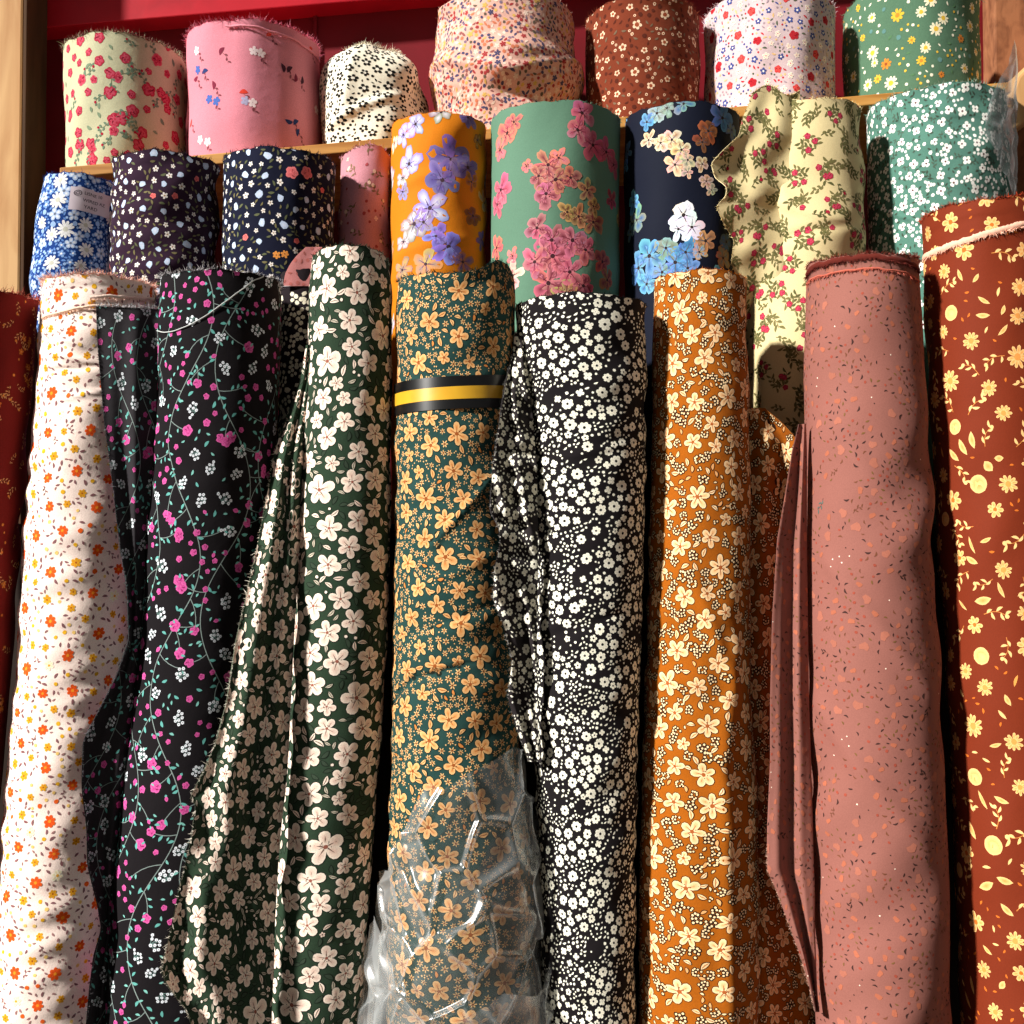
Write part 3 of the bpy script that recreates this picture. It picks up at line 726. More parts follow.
def p_bigpink(P):
    pk, p2, sa, rd, tn = (204, 120, 134), (168, 70, 92), (208, 126, 112), (110, 40, 55), (202, 160, 108)
    dt = (60, 30, 36)
    for px, py, R, c, c2 in ((509, 133, 15, sa, p2), (501, 150, 13, sa, pk), (516, 122, 10, sa, p2), (503, 190, 15, pk, p2), (499, 205, 14, pk, p2), (581, 113, 14, pk, p2), (577, 130, 14, pk, p2), (592, 145, 15, (205, 100, 118), p2), (605, 152, 13, (196, 92, 110), p2), (612, 165, 12, (186, 90, 105), p2),
                         (549, 165, 14, sa, rd), (559, 158, 10, sa, pk), (540, 176, 12, sa, rd), (556, 180, 16, sa, rd), (547, 194, 14, pk, rd), (570, 178, 11, sa, rd), (528, 166, 7, sa, pk), (586, 190, 10, tn, rd), (567, 212, 10, tn, (90, 70, 40)), (578, 216, 12, tn, (80, 50, 30)), (592, 206, 9, tn, (90, 60, 40)), (592, 222, 12, (176, 128, 88), rd),
                         (498, 248, 13, sa, p2), (514, 256, 8, sa, pk), (538, 228, 13, pk, rd), (552, 240, 15, pk, rd), (553, 256, 18, pk, rd), (536, 262, 14, pk, p2), (572, 240, 16, pk, rd), (584, 250, 13, (206, 108, 122), rd), (549, 283, 18, pk, rd), (569, 272, 15, pk, p2), (582, 286, 14, (205, 105, 120), rd), (514, 276, 14, (238, 205, 185), (222, 150, 140)), (600, 262, 12, (186, 96, 80), rd), (606, 280, 12, (170, 110, 70), rd), (566, 293, 13, tn, rd), (610, 200, 10, (180, 80, 92), rd)):
        P.putpx(bloom(R, c, c2, dt, P.r.randint(0, 99), (120, 40, 60), dots=dt), px, py)
    P.scatter([bloom(15, pk, p2, dt, 3, rd), bloom(12, sa, rd, dt, 4), bloom(10, tn, rd, dt, 5)], 1.25, tries=2, mask=lambda x, y: 1 if abs(x) > 75 or y > 175 else 0)
    P.scatter([leaf(7, 2, (60, 80, 60))], 2.5, tries=1.2, dens=.3)
def p_bignavy(P):
    bl, b2, cr, ol, wh = (118, 172, 218), (56, 100, 150), (238, 214, 178), (120, 130, 110), (246, 244, 246)
    for px, py, R, c, c2 in ((658, 113, 12, (150, 190, 200), ol), (648, 122, 10, (110, 160, 190), b2), (668, 108, 9, ol, (150, 180, 170)), (650, 140, 9, cr, (150, 110, 80)), (662, 143, 10, cr, (180, 130, 90)), (673, 140, 11, cr, (170, 120, 80)), (682, 150, 10, cr, (150, 100, 60)), (676, 165, 11, cr, (200, 150, 110)), (688, 160, 8, cr, ol),
                         (634, 202, 11, bl, b2), (629, 152, 9, (110, 130, 150), b2), (627, 165, 8, bl, b2), (638, 220, 13, (140, 160, 130), b2), (632, 232, 9, ol, b2), (651, 256, 17, bl, b2), (640, 268, 15, bl, b2), (667, 248, 13, (140, 176, 170), ol), (676, 262, 15, bl, b2), (648, 284, 13, bl, b2), (663, 272, 12, bl, ol), (688, 268, 12, bl, b2),
                         (684, 104, 10, (130, 160, 150), b2), (708, 131, 12, (172, 106, 62), (90, 50, 36)), (702, 142, 9, (150, 90, 56), (90, 50, 36)), (722, 118, 15, (96, 136, 180), b2), (731, 130, 9, (80, 110, 150), ol), (688, 172, 6, cr, ol), (684, 215, 16, wh, (214, 216, 232)), (692, 227, 13, wh, (226, 222, 232)), (679, 229, 11, wh, (214, 216, 232)),
                         (705, 241, 13, (208, 160, 112), (130, 90, 60)), (699, 252, 9, (200, 150, 100), bl), (686, 252, 13, (100, 150, 210), b2), (706, 181, 8, cr, (160, 120, 80)), (702, 164, 8, cr, (160, 110, 60)), (711, 190, 6, cr, ol), (725, 242, 11, (90, 96, 80), b2), (722, 258, 12, (170, 110, 70), ol), (727, 200, 9, (90, 100, 90), b2), (716, 275, 10, bl, b2)):
        P.putpx(bloom(R, c, c2, (50, 40, 40), P.r.randint(0, 99), (90, 90, 100)), px, py)
    P.scatter([bloom(13, bl, b2, (50, 40, 40), 3), bloom(10, cr, ol, (90, 60, 40), 4), bloom(8, ol, b2, (60, 50, 40), 5)], 1.8, tries=2)
    P.scatter([blob(1.5, bl), leaf(4, 1.6, ol)], 3, tries=2)
def p_creamrose(P):
    ol, o2, rd = (88, 88, 50), (112, 106, 64), (160, 28, 52)
    bunch = []
    for i in R_(4):
        S = Stamp(9); r = random.Random(i)
        for q in R_(3): S.merge(sprig(7, 17, 6.5, 2.5, ol if q % 2 else o2, (110, 96, 60), i * 5 + q, sw=.7), r.uniform(0, 6.28), r.uniform(-5, 5), r.uniform(-5, 5))
        if i != 1:
            for q in R_(r.choice((1, 2, 3))): S.merge(rose(3.1, rd, (200, 70, 96), (110, 15, 40), i + q), 0, r.uniform(-7, 7), r.uniform(-7, 7), 1, .12)
        bunch.append(S)
    P.scatter(bunch, 1.18, tries=4); P.scatter([sprig(6, 13, 5, 2, ol, ol, 9, rd, 2), sprig(5, 11, 5, 2.2, o2, ol, 8)], 1.1, tries=2, dens=.7)
def p_tealwhite(P):
    w, dk = (240, 240, 232), (62, 74, 62)
    f = seeds(lambda i: flower(4.6, 4, 1.1, w, (226, 226, 214), None, .5, (90, 50, 55), .22, seed=i), 4) + seeds(lambda i: flower(4, 3, 1.1, w, w, None, .5, (90, 60, 60), .25, seed=i), 3)
    P.scatter(f, 1.28, tries=3); P.scatter([sprig(5, 10, 4, 1.6, dk, dk, 1, sw=.6), leaf(4, 1.6, dk), blob(1.7, w, 6, .3), sprig(4, 8, 3.5, 1.6, (76, 92, 78), dk, 3, sw=.5)], .88, tries=5)
def p_t1(P):
    rd, r2, dk, gr = (172, 26, 54), (206, 88, 108), (120, 16, 40), (108, 130, 108)
    rs = seeds(lambda i: rose(7, rd, r2, dk, i), 3) + seeds(lambda i: rose(7, r2, rd, dk, i + 7), 1)
    lv = [leaf(7, 3.6, gr), leaf(6, 3, (128, 146, 118))]; sp = seeds(lambda i: sprig(5, 17, 5.5, 3, gr, (110, 118, 84), i, rd, 1.7), 4)
    for px, py in ((99, 61), (82, 80), (109, 73), (116, 77), (155, 60), (147, 90), (164, 99), (166, 109), (159, 93), (109, 92), (120, 118), (131, 111), (113, 131), (113, 120), (90, 143), (79, 133), (92, 149), (140, 133), (137, 145), (174, 138), (92, 160), (70, 116), (80, 145), (124, 58), (178, 75), (176, 100)):
        P.putpx(P.r.choice(rs), px, py, None, P.r.uniform(.7, 1.02))
        x, y = P.surf.st(px, py)
        for i in R_(1): q = P.r.uniform(0, 6.28); P.put(P.r.choice(sp), x + 11 * math.cos(q), y + 11 * math.sin(q), q, .8, occ=False)
    P.scatter(rs, 1.35, (.5, .85), tries=1.2); P.scatter(sp, 1.2, (.6, .9), tries=1.2); P.scatter(lv, 1.5, tries=1, dens=.4)
def p_t2(P):
    for px, py, cs in ((256, 51, 'ww'), (222, 51, 'm'), (202, 70, 'bn'), (213, 85, 'm'), (213, 99, 'bb'), (243, 93, 'r'), (248, 101, 'lw'), (196, 78, 'm'), (284, 68, 'dd'), (296, 78, 'md'), (290, 121, 'nn'), (296, 133, 'n'), (205, 140, 'ww'), (191, 123, 'r'), (198, 51, 'w'), (267, 32, 'r'), (315, 110, 'w'), (310, 50, 'r'), (262, 120, ''), (238, 140, '')):
        for i, ch in enumerate(cs):
            c = dict(w=(248, 226, 226), m=(128, 44, 66), b=(76, 104, 176), n=(48, 62, 112), r=(214, 64, 48), l=(176, 170, 200), d=(72, 40, 56))[ch]
            P.putpx(flower(4.6, 5, 1.15, c, c, seed=i) if ch in 'wbl' else leaf(9, 4.4, c, bend=.15), px + (i - .5 * (len(cs) > 1)) * 7, py + i * 2)
        if cs: P.putpx(sprig(3, 12, 4, 1.8, (126, 66, 74), (150, 84, 90), len(cs), sw=.6), px + 2, py + 7, 1.2, occ=False)
    P.scatter([flower(4, 4, 1.1, (248, 226, 226), seed=1), leaf(8, 3, (128, 44, 66)), leaf(8, 3, (76, 104, 176))], 4, tries=1, mask=lambda x, y: 1 if abs(x) > 80 else 0)
def p_t3(P):
    d, cr = (24, 22, 20), (240, 234, 216)
    f = seeds(lambda i: flower(4.0, 5, 1.0, d, d, None, .5, cr, .34, None, .12, .12, 8, i), 4)
    P.scatter(f, 1.02, tries=3, mask=lambda x, y: .85); P.scatter([blob(1.3, d, 5), leaf(3, 1.2, d)], 1.2, tries=2, dens=.7)
def p_t4(P):
    cs = [(164, 58, 60), (78, 74, 104), (214, 172, 92), (236, 208, 190), (150, 92, 88), (206, 120, 88), (104, 92, 78), (132, 112, 130)]
    P.scatter([leaf(5, 2.1, c) for c in cs] + [blob(1.6, c, 6, .3) for c in cs] + [flower(2.8, 5, 1.0, c, c, seed=3) for c in cs[:4]], .92, tries=7)
def p_t5(P):
    w, d = (228, 196, 164), (84, 36, 24)
    f = seeds(lambda i: flower(5, 5, 1.1, w, w, None, .5, (146, 70, 42), .45, seed=i), 3)
    P.scatter(f, 2.2, (.6, 1), tries=3); P.scatter([blob(2.0, d, 7, .2), leaf(5, 2, (112, 92, 72)), blob(1.6, w, 6, .2, ctr=(146, 70, 42), cr=.5), leaf(5, 2, d)], 1.35, tries=4)
def p_t6(P):
    cs = [(196, 34, 44), (66, 78, 140), (88, 100, 78), (230, 188, 130), (160, 140, 150)]
    P.scatter([rose(4.6, (182, 42, 50), (166, 30, 40), (130, 16, 26), 1), rose(3.8, (206, 44, 52), (226, 90, 80), (130, 16, 26), 2)], 2.6, tries=2)
    P.scatter([flower(3.4, 5, 1.1, cs[1], cs[1], ctr=(240, 230, 220), cr=.3, seed=1), flower(3.2, 5, 1.1, (246, 240, 236), cs[3], ctr=cs[0], seed=2)], 1.5, tries=3)
    P.scatter([leaf(4.4, 1.5, c) for c in cs] + [blob(1.1, c, 5) for c in cs] + [sprig(4, 9, 3, 1.3, cs[2], cs[2], 2, sw=.5)], 1.25, tries=4)
def p_t7(P):
    w, y, o = (236, 230, 206), (220, 178, 62), (216, 132, 50)
    dz = seeds(lambda i: daisy(7, 10, w, y, .38, (230, 214, 160), i), 3); yy = seeds(lambda i: daisy(5.5, 8, y, o, .35, None, i), 2) + [daisy(5.5, 8, o, (150, 80, 40), .3, None, 4)]
    for px, py, t, k in ((899, 15, 1, 1.2), (922, 12, 0, .8), (943, 18, 0, .9), (936, 29, 0, 1), (970, 26, 0, .85), (875, 53, 0, 1), (888, 64, 3, 1), (926, 48, 0, .8), (848, 59, 0, .8), (893, 83, 0, 1), (870, 85, 0, .85), (880, 79, 1, .8), (922, 61, 1, .9), (913, 40, 1, .7), (865, 38, 2, .7), (847, 28, 0, .7), (860, 8, 2, .7), (877, 63, 0, .6), (931, 0, 0, 1), (972, 8, 0, .8)):
        P.putpx((dz[:1] + yy)[t] if t < 4 else dz[1], px, py, None, k)
    P.scatter(dz + yy, 2.1, (.6, .9), tries=2)
    P.scatter([blob(1.5, w), blob(1.3, y), blob(2.2, (92, 132, 128)), leaf(5, 2, (86, 124, 88)), leaf(4, 1.6, w)], 1.8, tries=4)
# ------------------------------------------------------------------ the setting
def box(name, x0, x1, y0, y1, z0, z1, mat, kind='structure', parent=None, bev=.002, shear=None):
    """axis box; shear = (zshift at x0, zshift at x1)"""
    s0, s1 = shear or (0, 0)
    V = [(x0, y0, z0 + s0), (x1, y0, z0 + s1), (x1, y1, z0 + s1), (x0, y1, z0 + s0), (x0, y0, z1 + s0), (x1, y0, z1 + s1), (x1, y1, z1 + s1), (x0, y1, z1 + s0)]
    F = [(3, 2, 1, 0), (4, 5, 6, 7), (0, 1, 5, 4), (1, 2, 6, 5), (2, 3, 7, 6), (3, 0, 4, 7)]
    me = bpy.data.meshes.new(name); me.from_pydata(V, [], F); me.materials.append(mat)
    o = bpy.data.objects.new(name, me); C.objects.link(o)
    if bev: m = o.modifiers.new('b', 'BEVEL'); m.width = bev; m.segments = 2
    if kind: o['kind'] = kind
    if parent: o.parent = parent
    return o
M_RED = flat_mat('red_painted_board', (118, 16, 28), .5, 9, .3, (1, 1, 1), (108, 14, 22))
M_RED2 = flat_mat('bright_red_beam', (190, 18, 38), .4, 12, .4, (1, 1, 1), (168, 12, 32))
M_WOOD = flat_mat('pale_plywood', (214, 170, 116), .65, 5, .3, (6, 6, .8), (186, 134, 82))
M_WOODD = flat_mat('brown_chipboard', (150, 98, 66), .8, 60, .2, (1, 1, .5), (112, 68, 44))
M_SHELF = flat_mat('shelf_pine', (206, 150, 78), .6, 6, .3, (.7, 8, 8), (170, 112, 48))
M_FLOOR = flat_mat('worn_concrete', (110, 102, 94), .85, 6, .2, (1, 1, 1), (84, 78, 72))
box('floor', -3.5, 3.0, -3.0, 2.2, -.05, 0, M_FLOOR, bev=0)
box('wall_back', -1.6, 1.6, 1.84, 1.90, 0, 2.9, M_RED, bev=0)
bx0, _, bz0 = hit(44, 26, 1.79, 0); bx1, _, bz1 = hit(350, 0, 1.79, 0)
sl = (bz1 - bz0) / (bx1 - bx0); zl = bz0 + sl * (-.86 - bx0)
tx = hit(995, 50, 1.79, 0)[0] - .003
box('trim_1', -.86, tx, 1.795, 1.84, zl, zl + .5, M_RED2, shear=(0, sl * (tx + .86)))
bx_, _, _ = hit(313, 40, 1.83, 0)
box('trim_2', bx_, bx_ + .006, 1.832, 1.84, 1.2, 2.9, M_RED, bev=.001)
px0, _, _ = hit(22, 100, 1.715, 0)
post = box('wooden_post', px0 - .45, px0, 1.715, 1.79, 0, 2.6, M_WOOD, kind=None, bev=.004)
sb = box('post_side_shade', px0 + .0005, px0 + .006, 1.716, 1.792, 0, 2.6, flat_mat('shaded_post_wood', (84, 58, 38), .8, 8, .2, (4, 4, .6)), kind=None, bev=.001); sb.parent = post; sb['label'] = 'shaded side of the post, shade put in as dark brown'  # thin dark cover: the post's side shade painted as a brown colour
tag(post, 'pale plywood post standing at the left edge of the shelving', 'post')
bxr, _, _ = hit(995, 50, 1.79, 0)
bd = box('wooden_board', bxr, bxr + .5, 1.79, 1.838, 0, 2.6, M_WOODD, kind=None, bev=.003)
tag(bd, 'rough brown upright board at the right end of the red wall', 'board')
# rounded timber brace at the right
def prism(name, pts, y0, y1, mat, bev=.006):
    P3 = [hit(px, py, y0, 0) for px, py in pts]; n = len(P3)
    V = [(p[0], y0, p[2]) for p in P3] + [(p[0], y1, p[2]) for p in P3]
    F = [tuple(R_(n)), tuple(R_(2 * n - 1, n - 1, -1))] + [(i, i + n, (i + 1) % n + n, (i + 1) % n) for i in R_(n)]
    me = bpy.data.meshes.new(name); me.from_pydata(V, [], F); me.materials.append(mat); me.update()
    import bmesh as bm_; b = bm_.new(); b.from_mesh(me); bm_.ops.recalc_face_normals(b, faces=b.faces); b.to_mesh(me); b.free()
    o = bpy.data.objects.new(name, me); C.objects.link(o); m = o.modifiers.new('b', 'BEVEL'); m.width = bev; m.segments = 3
    return o
br = prism('timber_brace', [(1200, -40), (1100, 0), (1030, 62), (1017, 76), (1010, 95), (1008, 118), (1014, 130), (1030, 118), (1110, 60), (1200, 20)], 1.60, 1.789, M_WOOD)
br.parent = bd; br.name = 'brace'; br['label'] = 'rounded pale timber brace'
M_DARK = flat_mat('dark_gap_backdrop', (44, 30, 22), .7, 10, .2)
for nm, xa, xb in (('gap_backdrop_l', -.85, -.305), ('gap_backdrop_r', -.20, .85)):  # added dark backdrops that blacken the gaps between the front rolls
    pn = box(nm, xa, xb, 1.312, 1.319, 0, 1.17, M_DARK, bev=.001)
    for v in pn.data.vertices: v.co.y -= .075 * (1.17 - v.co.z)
SY = 1.57
sx0, _, sz0 = hit(97, 164, SY, 0); sx1, _, sz1 = hit(896, 92, SY, 0)
ssl = (sz1 - sz0) / (sx1 - sx0)
zsh = lambda x: sz0 + ssl * (x - sx0)
XL, XR = -.668, .738
shf = box('wooden_shelf', XL, XR, SY, 1.84, zsh(XL) - .016, zsh(XL), M_SHELF, kind=None, bev=.0015, shear=(0, ssl * (XR - XL)))
tag(shf, 'narrow pine shelf board under the topmost row of fabric rolls', 'shelf')

# ------------------------------------------------------------------ top row
GT, GM, GF = 'fabric rolls standing on the wooden shelf', 'fabric rolls in the middle row', 'tall fabric rolls leaning in the front row'
def toproll(label, xs, ytop, base, pat, rows=None, **kw):
    xm = (xs[0] + xs[1]) / 2
    x, _, _ = hit(xm, 100, TOP[0], 0); ym = pyof(TOP[0], zsh(x)) + 2
    rw = rows or [(ytop, xs[0], xs[1]), (ym + 10, xs[0] + kw.pop('dx', 3), xs[1])]
    return roll(label, rw, ytop, *TOP, base, pat, zb=lambda q: zsh(q) + .0012, ymax=ym, group=GT, **kw)
toproll('cream fabric roll with crimson roses, at the left end of the shelf', (63, 187), 60, (192, 190, 156), p_t1, seed=2, fr=(1500, .007), frc=(136, 84, 80), wr=(.9, ((70, 80), (50, 20))))
def rim2(th): return 2 * np.cos(th)
et2, Bt2 = toproll('wide plain pink fabric roll with a few tiny flower sprigs on the shelf', (186, 321), 50, (216, 134, 148), p_t2, seed=3, fr=(1200, .008), frc=(214, 100, 126), wr=(.7, ((90, 80), (60, 20))),
        creases=((228, 28, 325, 62, -1.6, 1.2, True), (262, 24, 326, 44, -1.2, 1.2, True)))
toproll('low crumpled cream fabric roll dotted with small black flowers', (315, 427), 58, (238, 232, 210), p_t3,
        rows=[(50, 362, 390), (57, 345, 402), (66, 328, 411), (77, 321, 420), (95, 319, 427), (115, 320, 427), (140, 321, 426), (220, 324, 424)], seed=4, wr=(3.0, ((60, 60), (40, 100), (50, 20))), fr=(700, .006), core=None, sm=5,
        creases=((330, 130, 400, 95, 3.5, 4), (360, 60, 345, 110, 3, 5)))
toproll('thick peach fabric roll with dense tiny multicolour flowers and a bunched fold', (430, 580), 22, (222, 172, 156), p_t4,
        rows=[(15, 438, 572), (45, 435, 574), (66, 434, 577), (78, 428, 584), (100, 431, 582), (118, 436, 572), (190, 440, 570)], seed=5, wr=(1.8, ((50, 75), (34, 100), (60, 30))), sm=3,
        creases=((430, 66, 510, 72, 2.2, 4), (500, 72, 582, 66, 2.2, 4), (440, 96, 560, 108, -1.5, 5)), fr=(200, .004))
toproll('rust brown fabric roll with sparse small white flowers on the shelf', (585, 700), 24, (116, 52, 32), p_t5, seed=6, dx=2, creases=((585, 30, 700, 22, -1.5, 1.5, True),), wr=(.9, ((70, 80), (50, 20))))
toproll('pale lilac fabric roll with tiny red and blue flowers on the shelf', (704, 836), 20, (206, 182, 184), p_t6, seed=7, dx=1, wr=(.9, ((70, 80), (50, 20))))
toproll('green fabric roll with white and yellow daisies at the right end of the shelf', (842, 981), 12, (82, 114, 90), p_t7, seed=8, dx=1, wr=(.8, ((70, 80), (50, 20))))

# ------------------------------------------------------------------ middle row
A, K = MID
def mroll(label, rows, ytop, base, pat, a=A, **kw):
    kw.setdefault('ymax', rows[-1][0] + 8)
    return roll(label, rows, ytop, a, K, base, pat, group=GM, **kw)
eb, Bb = mroll('bright blue fabric roll with white daisies and a paper label stuck on', [(178, 44, 118), (230, 35, 112), (290, 29, 108), (310, 32, 108), (350, 44, 107), (450, 52, 106)], 184, (26, 62, 132), p_blue, a=1.462, seed=11, fr=(300, .004), wr=(1.2, ((60, 80), (40, 20))))
mroll('dark purple fabric roll with scattered pale blossoms beside the blue one', [(165, 113, 219), (250, 110, 218), (330, 108, 218)], 168, (48, 28, 46), lambda P: p_ditsy(P), seed=12, fr=(500, .004), wr=(2.0, ((60, 60), (35, 80), (44, 50))),
      creases=((118, 172, 170, 162, -1.3, 1.5, True),))
mroll('navy fabric roll with small white and salmon flowers in the middle row', [(165, 223, 336), (250, 222, 334), (330, 221, 334)], 166, (18, 21, 42), p_ditsynavy, seed=13, fr=(500, .004), wr=(.9, ((70, 80), (50, 20))))
mroll('small pink fabric roll with thin brown sprigs beside the orange one', [(155, 341, 391), (230, 338, 389), (330, 337, 389)], 160, (196, 134, 144), p_pinksprig, a=1.468, seed=14, fr=(200, .004), wr=(1.2, ((50, 70), (35, 60))),
      rim=lambda th: -8 * np.exp(-((th - .3) / .8) ** 2))
mroll('orange fabric roll with big violet blossoms in the middle row', [(128, 391, 487), (275, 391, 486), (330, 391, 486)], 131, (208, 120, 16), p_bigorange, a=1.442, seed=15, mat=M_SMOOTH, fr=(260, .003), wr=(1.2, ((60, 50), (36, 60))),
      creases=((400, 190, 470, 165, 1.2, 6), (400, 255, 480, 240, 1.1, 6)))
mroll('mint green fabric roll with big pink blossoms in the middle row', [(125, 491, 621), (200, 490, 620), (330, 490, 619)], 126, (92, 128, 106), p_bigpink, seed=16, mat=M_SMOOTH, fr=(300, .003), wr=(.6, ((80, 80), (60, 20))))
mroll('navy fabric roll with large blue and white blossoms in the middle row', [(120, 624, 740), (200, 624, 739), (330, 624, 737)], 124, (14, 19, 36), p_bignavy, seed=17, mat=M_SMOOTH, fr=(200, .003), wr=(.6, ((80, 80), (60, 20))))
ec, Bc = mroll('cream fabric roll with red rosebuds and a loose crumpled end', [(116, 754, 860), (180, 748, 864), (240, 744, 866), (440, 744, 864), (470, 744, 864)], 118, (218, 200, 150), p_creamrose, seed=18, mat=M_SMOOTH, fr=(250, .004), wr=(1.9, ((90, 60), (60, 100), (70, 35))),
      creases=((752, 200, 860, 240, 2.2, 6), (760, 130, 790, 200, 2.5, 6), (760, 250, 860, 225, -2, 5)), ymax=480)
e9, B9 = mroll('thick sea green fabric roll with small white flowers at the right of the middle row', [(108, 866, 1008), (190, 867, 1011), (270, 868, 1012), (330, 868, 1012)], 110, (80, 122, 108), p_tealwhite, a=1.457, seed=19, fr=(700, .005), frc=(150, 160, 140), wr=(1.1, ((70, 80), (50, 20), (30, 100))),
      creases=((866, 135, 950, 118, -1.6, 1.3, True), (950, 118, 1005, 122, -1.4, 1.3, True), (866, 205, 930, 225, 1.5, 2)))

# loose crumpled end of the cream roll
Sc = Sheet([(92, 752, 800), (105, 748, 800), (118, 742, 800), (135, 739, 802), (150, 723, 802), (163, 711, 802), (178, 715, 802), (186, 727, 802), (196, 726, 802), (206, 716, 802), (225, 724, 802), (240, 734, 800), (262, 731, 796), (290, 741, 790), (330, 745, 782), (360, 748, 772)],
           [(90, -.070, -.060), (160, -.092, -.060), (230, -.076, -.060), (270, -.05, -.060), (310, -.01, -.055), (360, .03, -.03)], A, K, 'R', 1.3,
           folds=((.9, 3.0, .6, .05, 1), (1.7, 1.6, 2., -.035, 1)), fade=30, sm=2, disp=wob(77, ((60, 20), (36, 60), (44, 100)), 2.2), topdy=lambda u: -2 + 5 * np.sin(u * 7))
P = Pattern(Sc, 5); p_creamrose(P); Sc.base((218, 200, 150), ec, M_SMOOTH, P)

# ------------------------------------------------------------------ front row
A, K = FRONT
def froll(label, rows, ytop, base, pat, a=A, **kw): return roll(label, rows, ytop, a, K, base, pat, group=GF, **kw)
froll('dark red fabric roll with small gold sprigs at the left edge of the front row', [(297, -75, 39), (357, -78, 34), (459, -86, 26), (537, -93, 20), (640, -99, 14), (725, -107, 7), (830, -118, -2), (1024, -134, -15)], 300, (116, 28, 24), p_darkred, seed=21, fr=(900, .009), frc=(196, 110, 90), wr=(1.1, ((70, 60), (45, 30))))
e1, B1 = froll('pale peach fabric roll with orange and yellow flowers in the front row', [(288, 41, 157), (320, 40, 155), (357, 37, 152), (400, 35, 150), (459, 29, 146), (537, 23, 141), (640, 18, 135), (725, 10, 127), (830, 1, 118), (1024, -12, 108)], 288, (255, 232, 220), p_peach, a=1.272, seed=22, fr=(1300, .007), frc=(240, 180, 160), core=.012,
      wr=(1.6, ((46, 75), (28, 80), (70, 30), (34, 110))), creases=((60, 290, 158, 292, -1.8, 1.3, True), (40, 320, 150, 312, -1.8, 1.6, True), (42, 330, 80, 345, 2, 3), (42, 352, 90, 362, 2, 3), (45, 374, 100, 366, -2, 3), (60, 400, 110, 390, 1.6, 3)))
e2, B2 = froll('black fabric roll with pink roses on trailing vines in the front row', [(283, 160, 282), (330, 157, 281), (400, 155, 279), (470, 151, 276), (530, 145, 272), (640, 139, 266), (750, 126, 260), (860, 113, 255), (960, 107, 252), (1024, 103, 250)], 284, (21, 17, 20), p_vine, seed=23, fr=(1100, .006), frc=(200, 196, 198), wr=(.8, ((90, 80), (60, 20), (40, 100))))
e2b, B2b = froll('narrow black fabric roll with cream flecks squeezed behind the green one', [(275, 281, 328), (400, 279, 326), (640, 277, 323), (1024, 272, 318)], 276, (34, 26, 30), p_blackcream, a=1.328, seed=24, fr=(0, 0), wr=(1.2, ((60, 60), (40, 80))), core=None, ymax=520)
e3, B3 = froll('dark green fabric roll with large cream flowers and a wide draped end', [(258, 313, 389), (275, 310, 391), (300, 309, 392), (357, 308, 392), (427, 304, 391), (490, 299, 391), (552, 297, 390), (640, 291, 387), (740, 285, 381), (850, 275, 372), (1024, 269, 362)], 262, (42, 60, 44),
      lambda P: p_green(P, ((328, 361, .95), (320, 490, .95), (379, 560, .9), (355, 698, 1), (324, 847, 1.05), (292, 1005, 1.05))), seed=25, fr=(300, .004), wr=(.9, ((90, 80), (60, 20), (40, 110))), core=.014, rim=lambda th: -7 * np.cos(th))
e4, B4 = froll('teal fabric roll with golden flowers, a black and yellow strap and plastic wrap', [(280, 397, 514), (330, 396, 515), (420, 396, 514), (500, 395, 516), (640, 393, 518), (750, 391, 520), (830, 390, 528), (880, 389, 533), (1024, 388, 535)], 284, (36, 66, 62), p_gold, seed=26, fr=(400, .005), wr=(1.5, ((60, 60), (40, 50), (100, 80), (26, 70))),
      rim=lambda th: -15 * np.exp(-((th - 1.0) / .5) ** 2) + 3 * np.exp(-((th + .3) / .8) ** 2),
      creases=((430, 549, 492, 474, 2.2, 4), (392, 703, 415, 678, -3, 3), (415, 679, 465, 665, -3, 3), (440, 580, 510, 540, 1.4, 5), (400, 640, 500, 600, -1.4, 5)))
e5, B5 = froll('black fabric roll with crowded small white flowers in the front row', [(306, 515, 646), (345, 517, 646), (400, 523, 646), (500, 528, 645), (560, 531, 643), (640, 532, 641), (720, 533, 638), (800, 537, 636), (850, 539, 635), (1024, 542, 634)], 308, (24, 20, 22), p_bw, seed=27, fr=(300, .003), wr=(1.3, ((70, 60), (44, 80), (34, 40))),
      creases=((560, 460, 640, 440, 1.2, 4), (540, 640, 640, 600, -1.4, 5)))
e6, B6 = froll('orange fabric roll with cream flowers and bead clusters in the front row', [(280, 654, 745), (330, 653, 747), (400, 652, 749), (520, 650, 751), (640, 647, 750), (700, 645, 751), (750, 643, 754), (800, 641, 757), (850, 640, 758), (1024, 639, 758)], 281, (158, 84, 12), p_orange, a=1.262, seed=28, fr=(300, .003), core=None,
      wr=(1.0, ((90, 80), (60, 20), (40, 100))), creases=((655, 296, 720, 272, -1.6, 1.6, True), (690, 560, 735, 700, 2.4, 7), (735, 640, 722, 760, 4.5, 10), (722, 760, 728, 1030, 4.5, 9)))
e7, B7 = froll('dusty pink fabric roll with tiny brown specks in the front row', [(267, 806, 919), (300, 805, 921), (350, 804, 924), (450, 804, 930), (560, 804, 934), (640, 805, 938), (750, 808, 943), (850, 811, 948), (940, 813, 950), (1024, 816, 950)], 267, (142, 90, 80), p_dusty, seed=29, mat=M_SMOOTH, fr=(1500, .004), frc=(130, 46, 34), cap=(150, 62, 44),
      wr=(1.8, ((90, 40), (70, 55), (120, 70))), creases=((808, 282, 870, 264, -1.5, 1.5, True), (870, 264, 918, 282, -1.5, 1.5, True), (830, 560, 930, 700, 2.4, 10), (820, 700, 930, 860, 2.2, 10), (850, 450, 930, 560, 1.8, 10)))
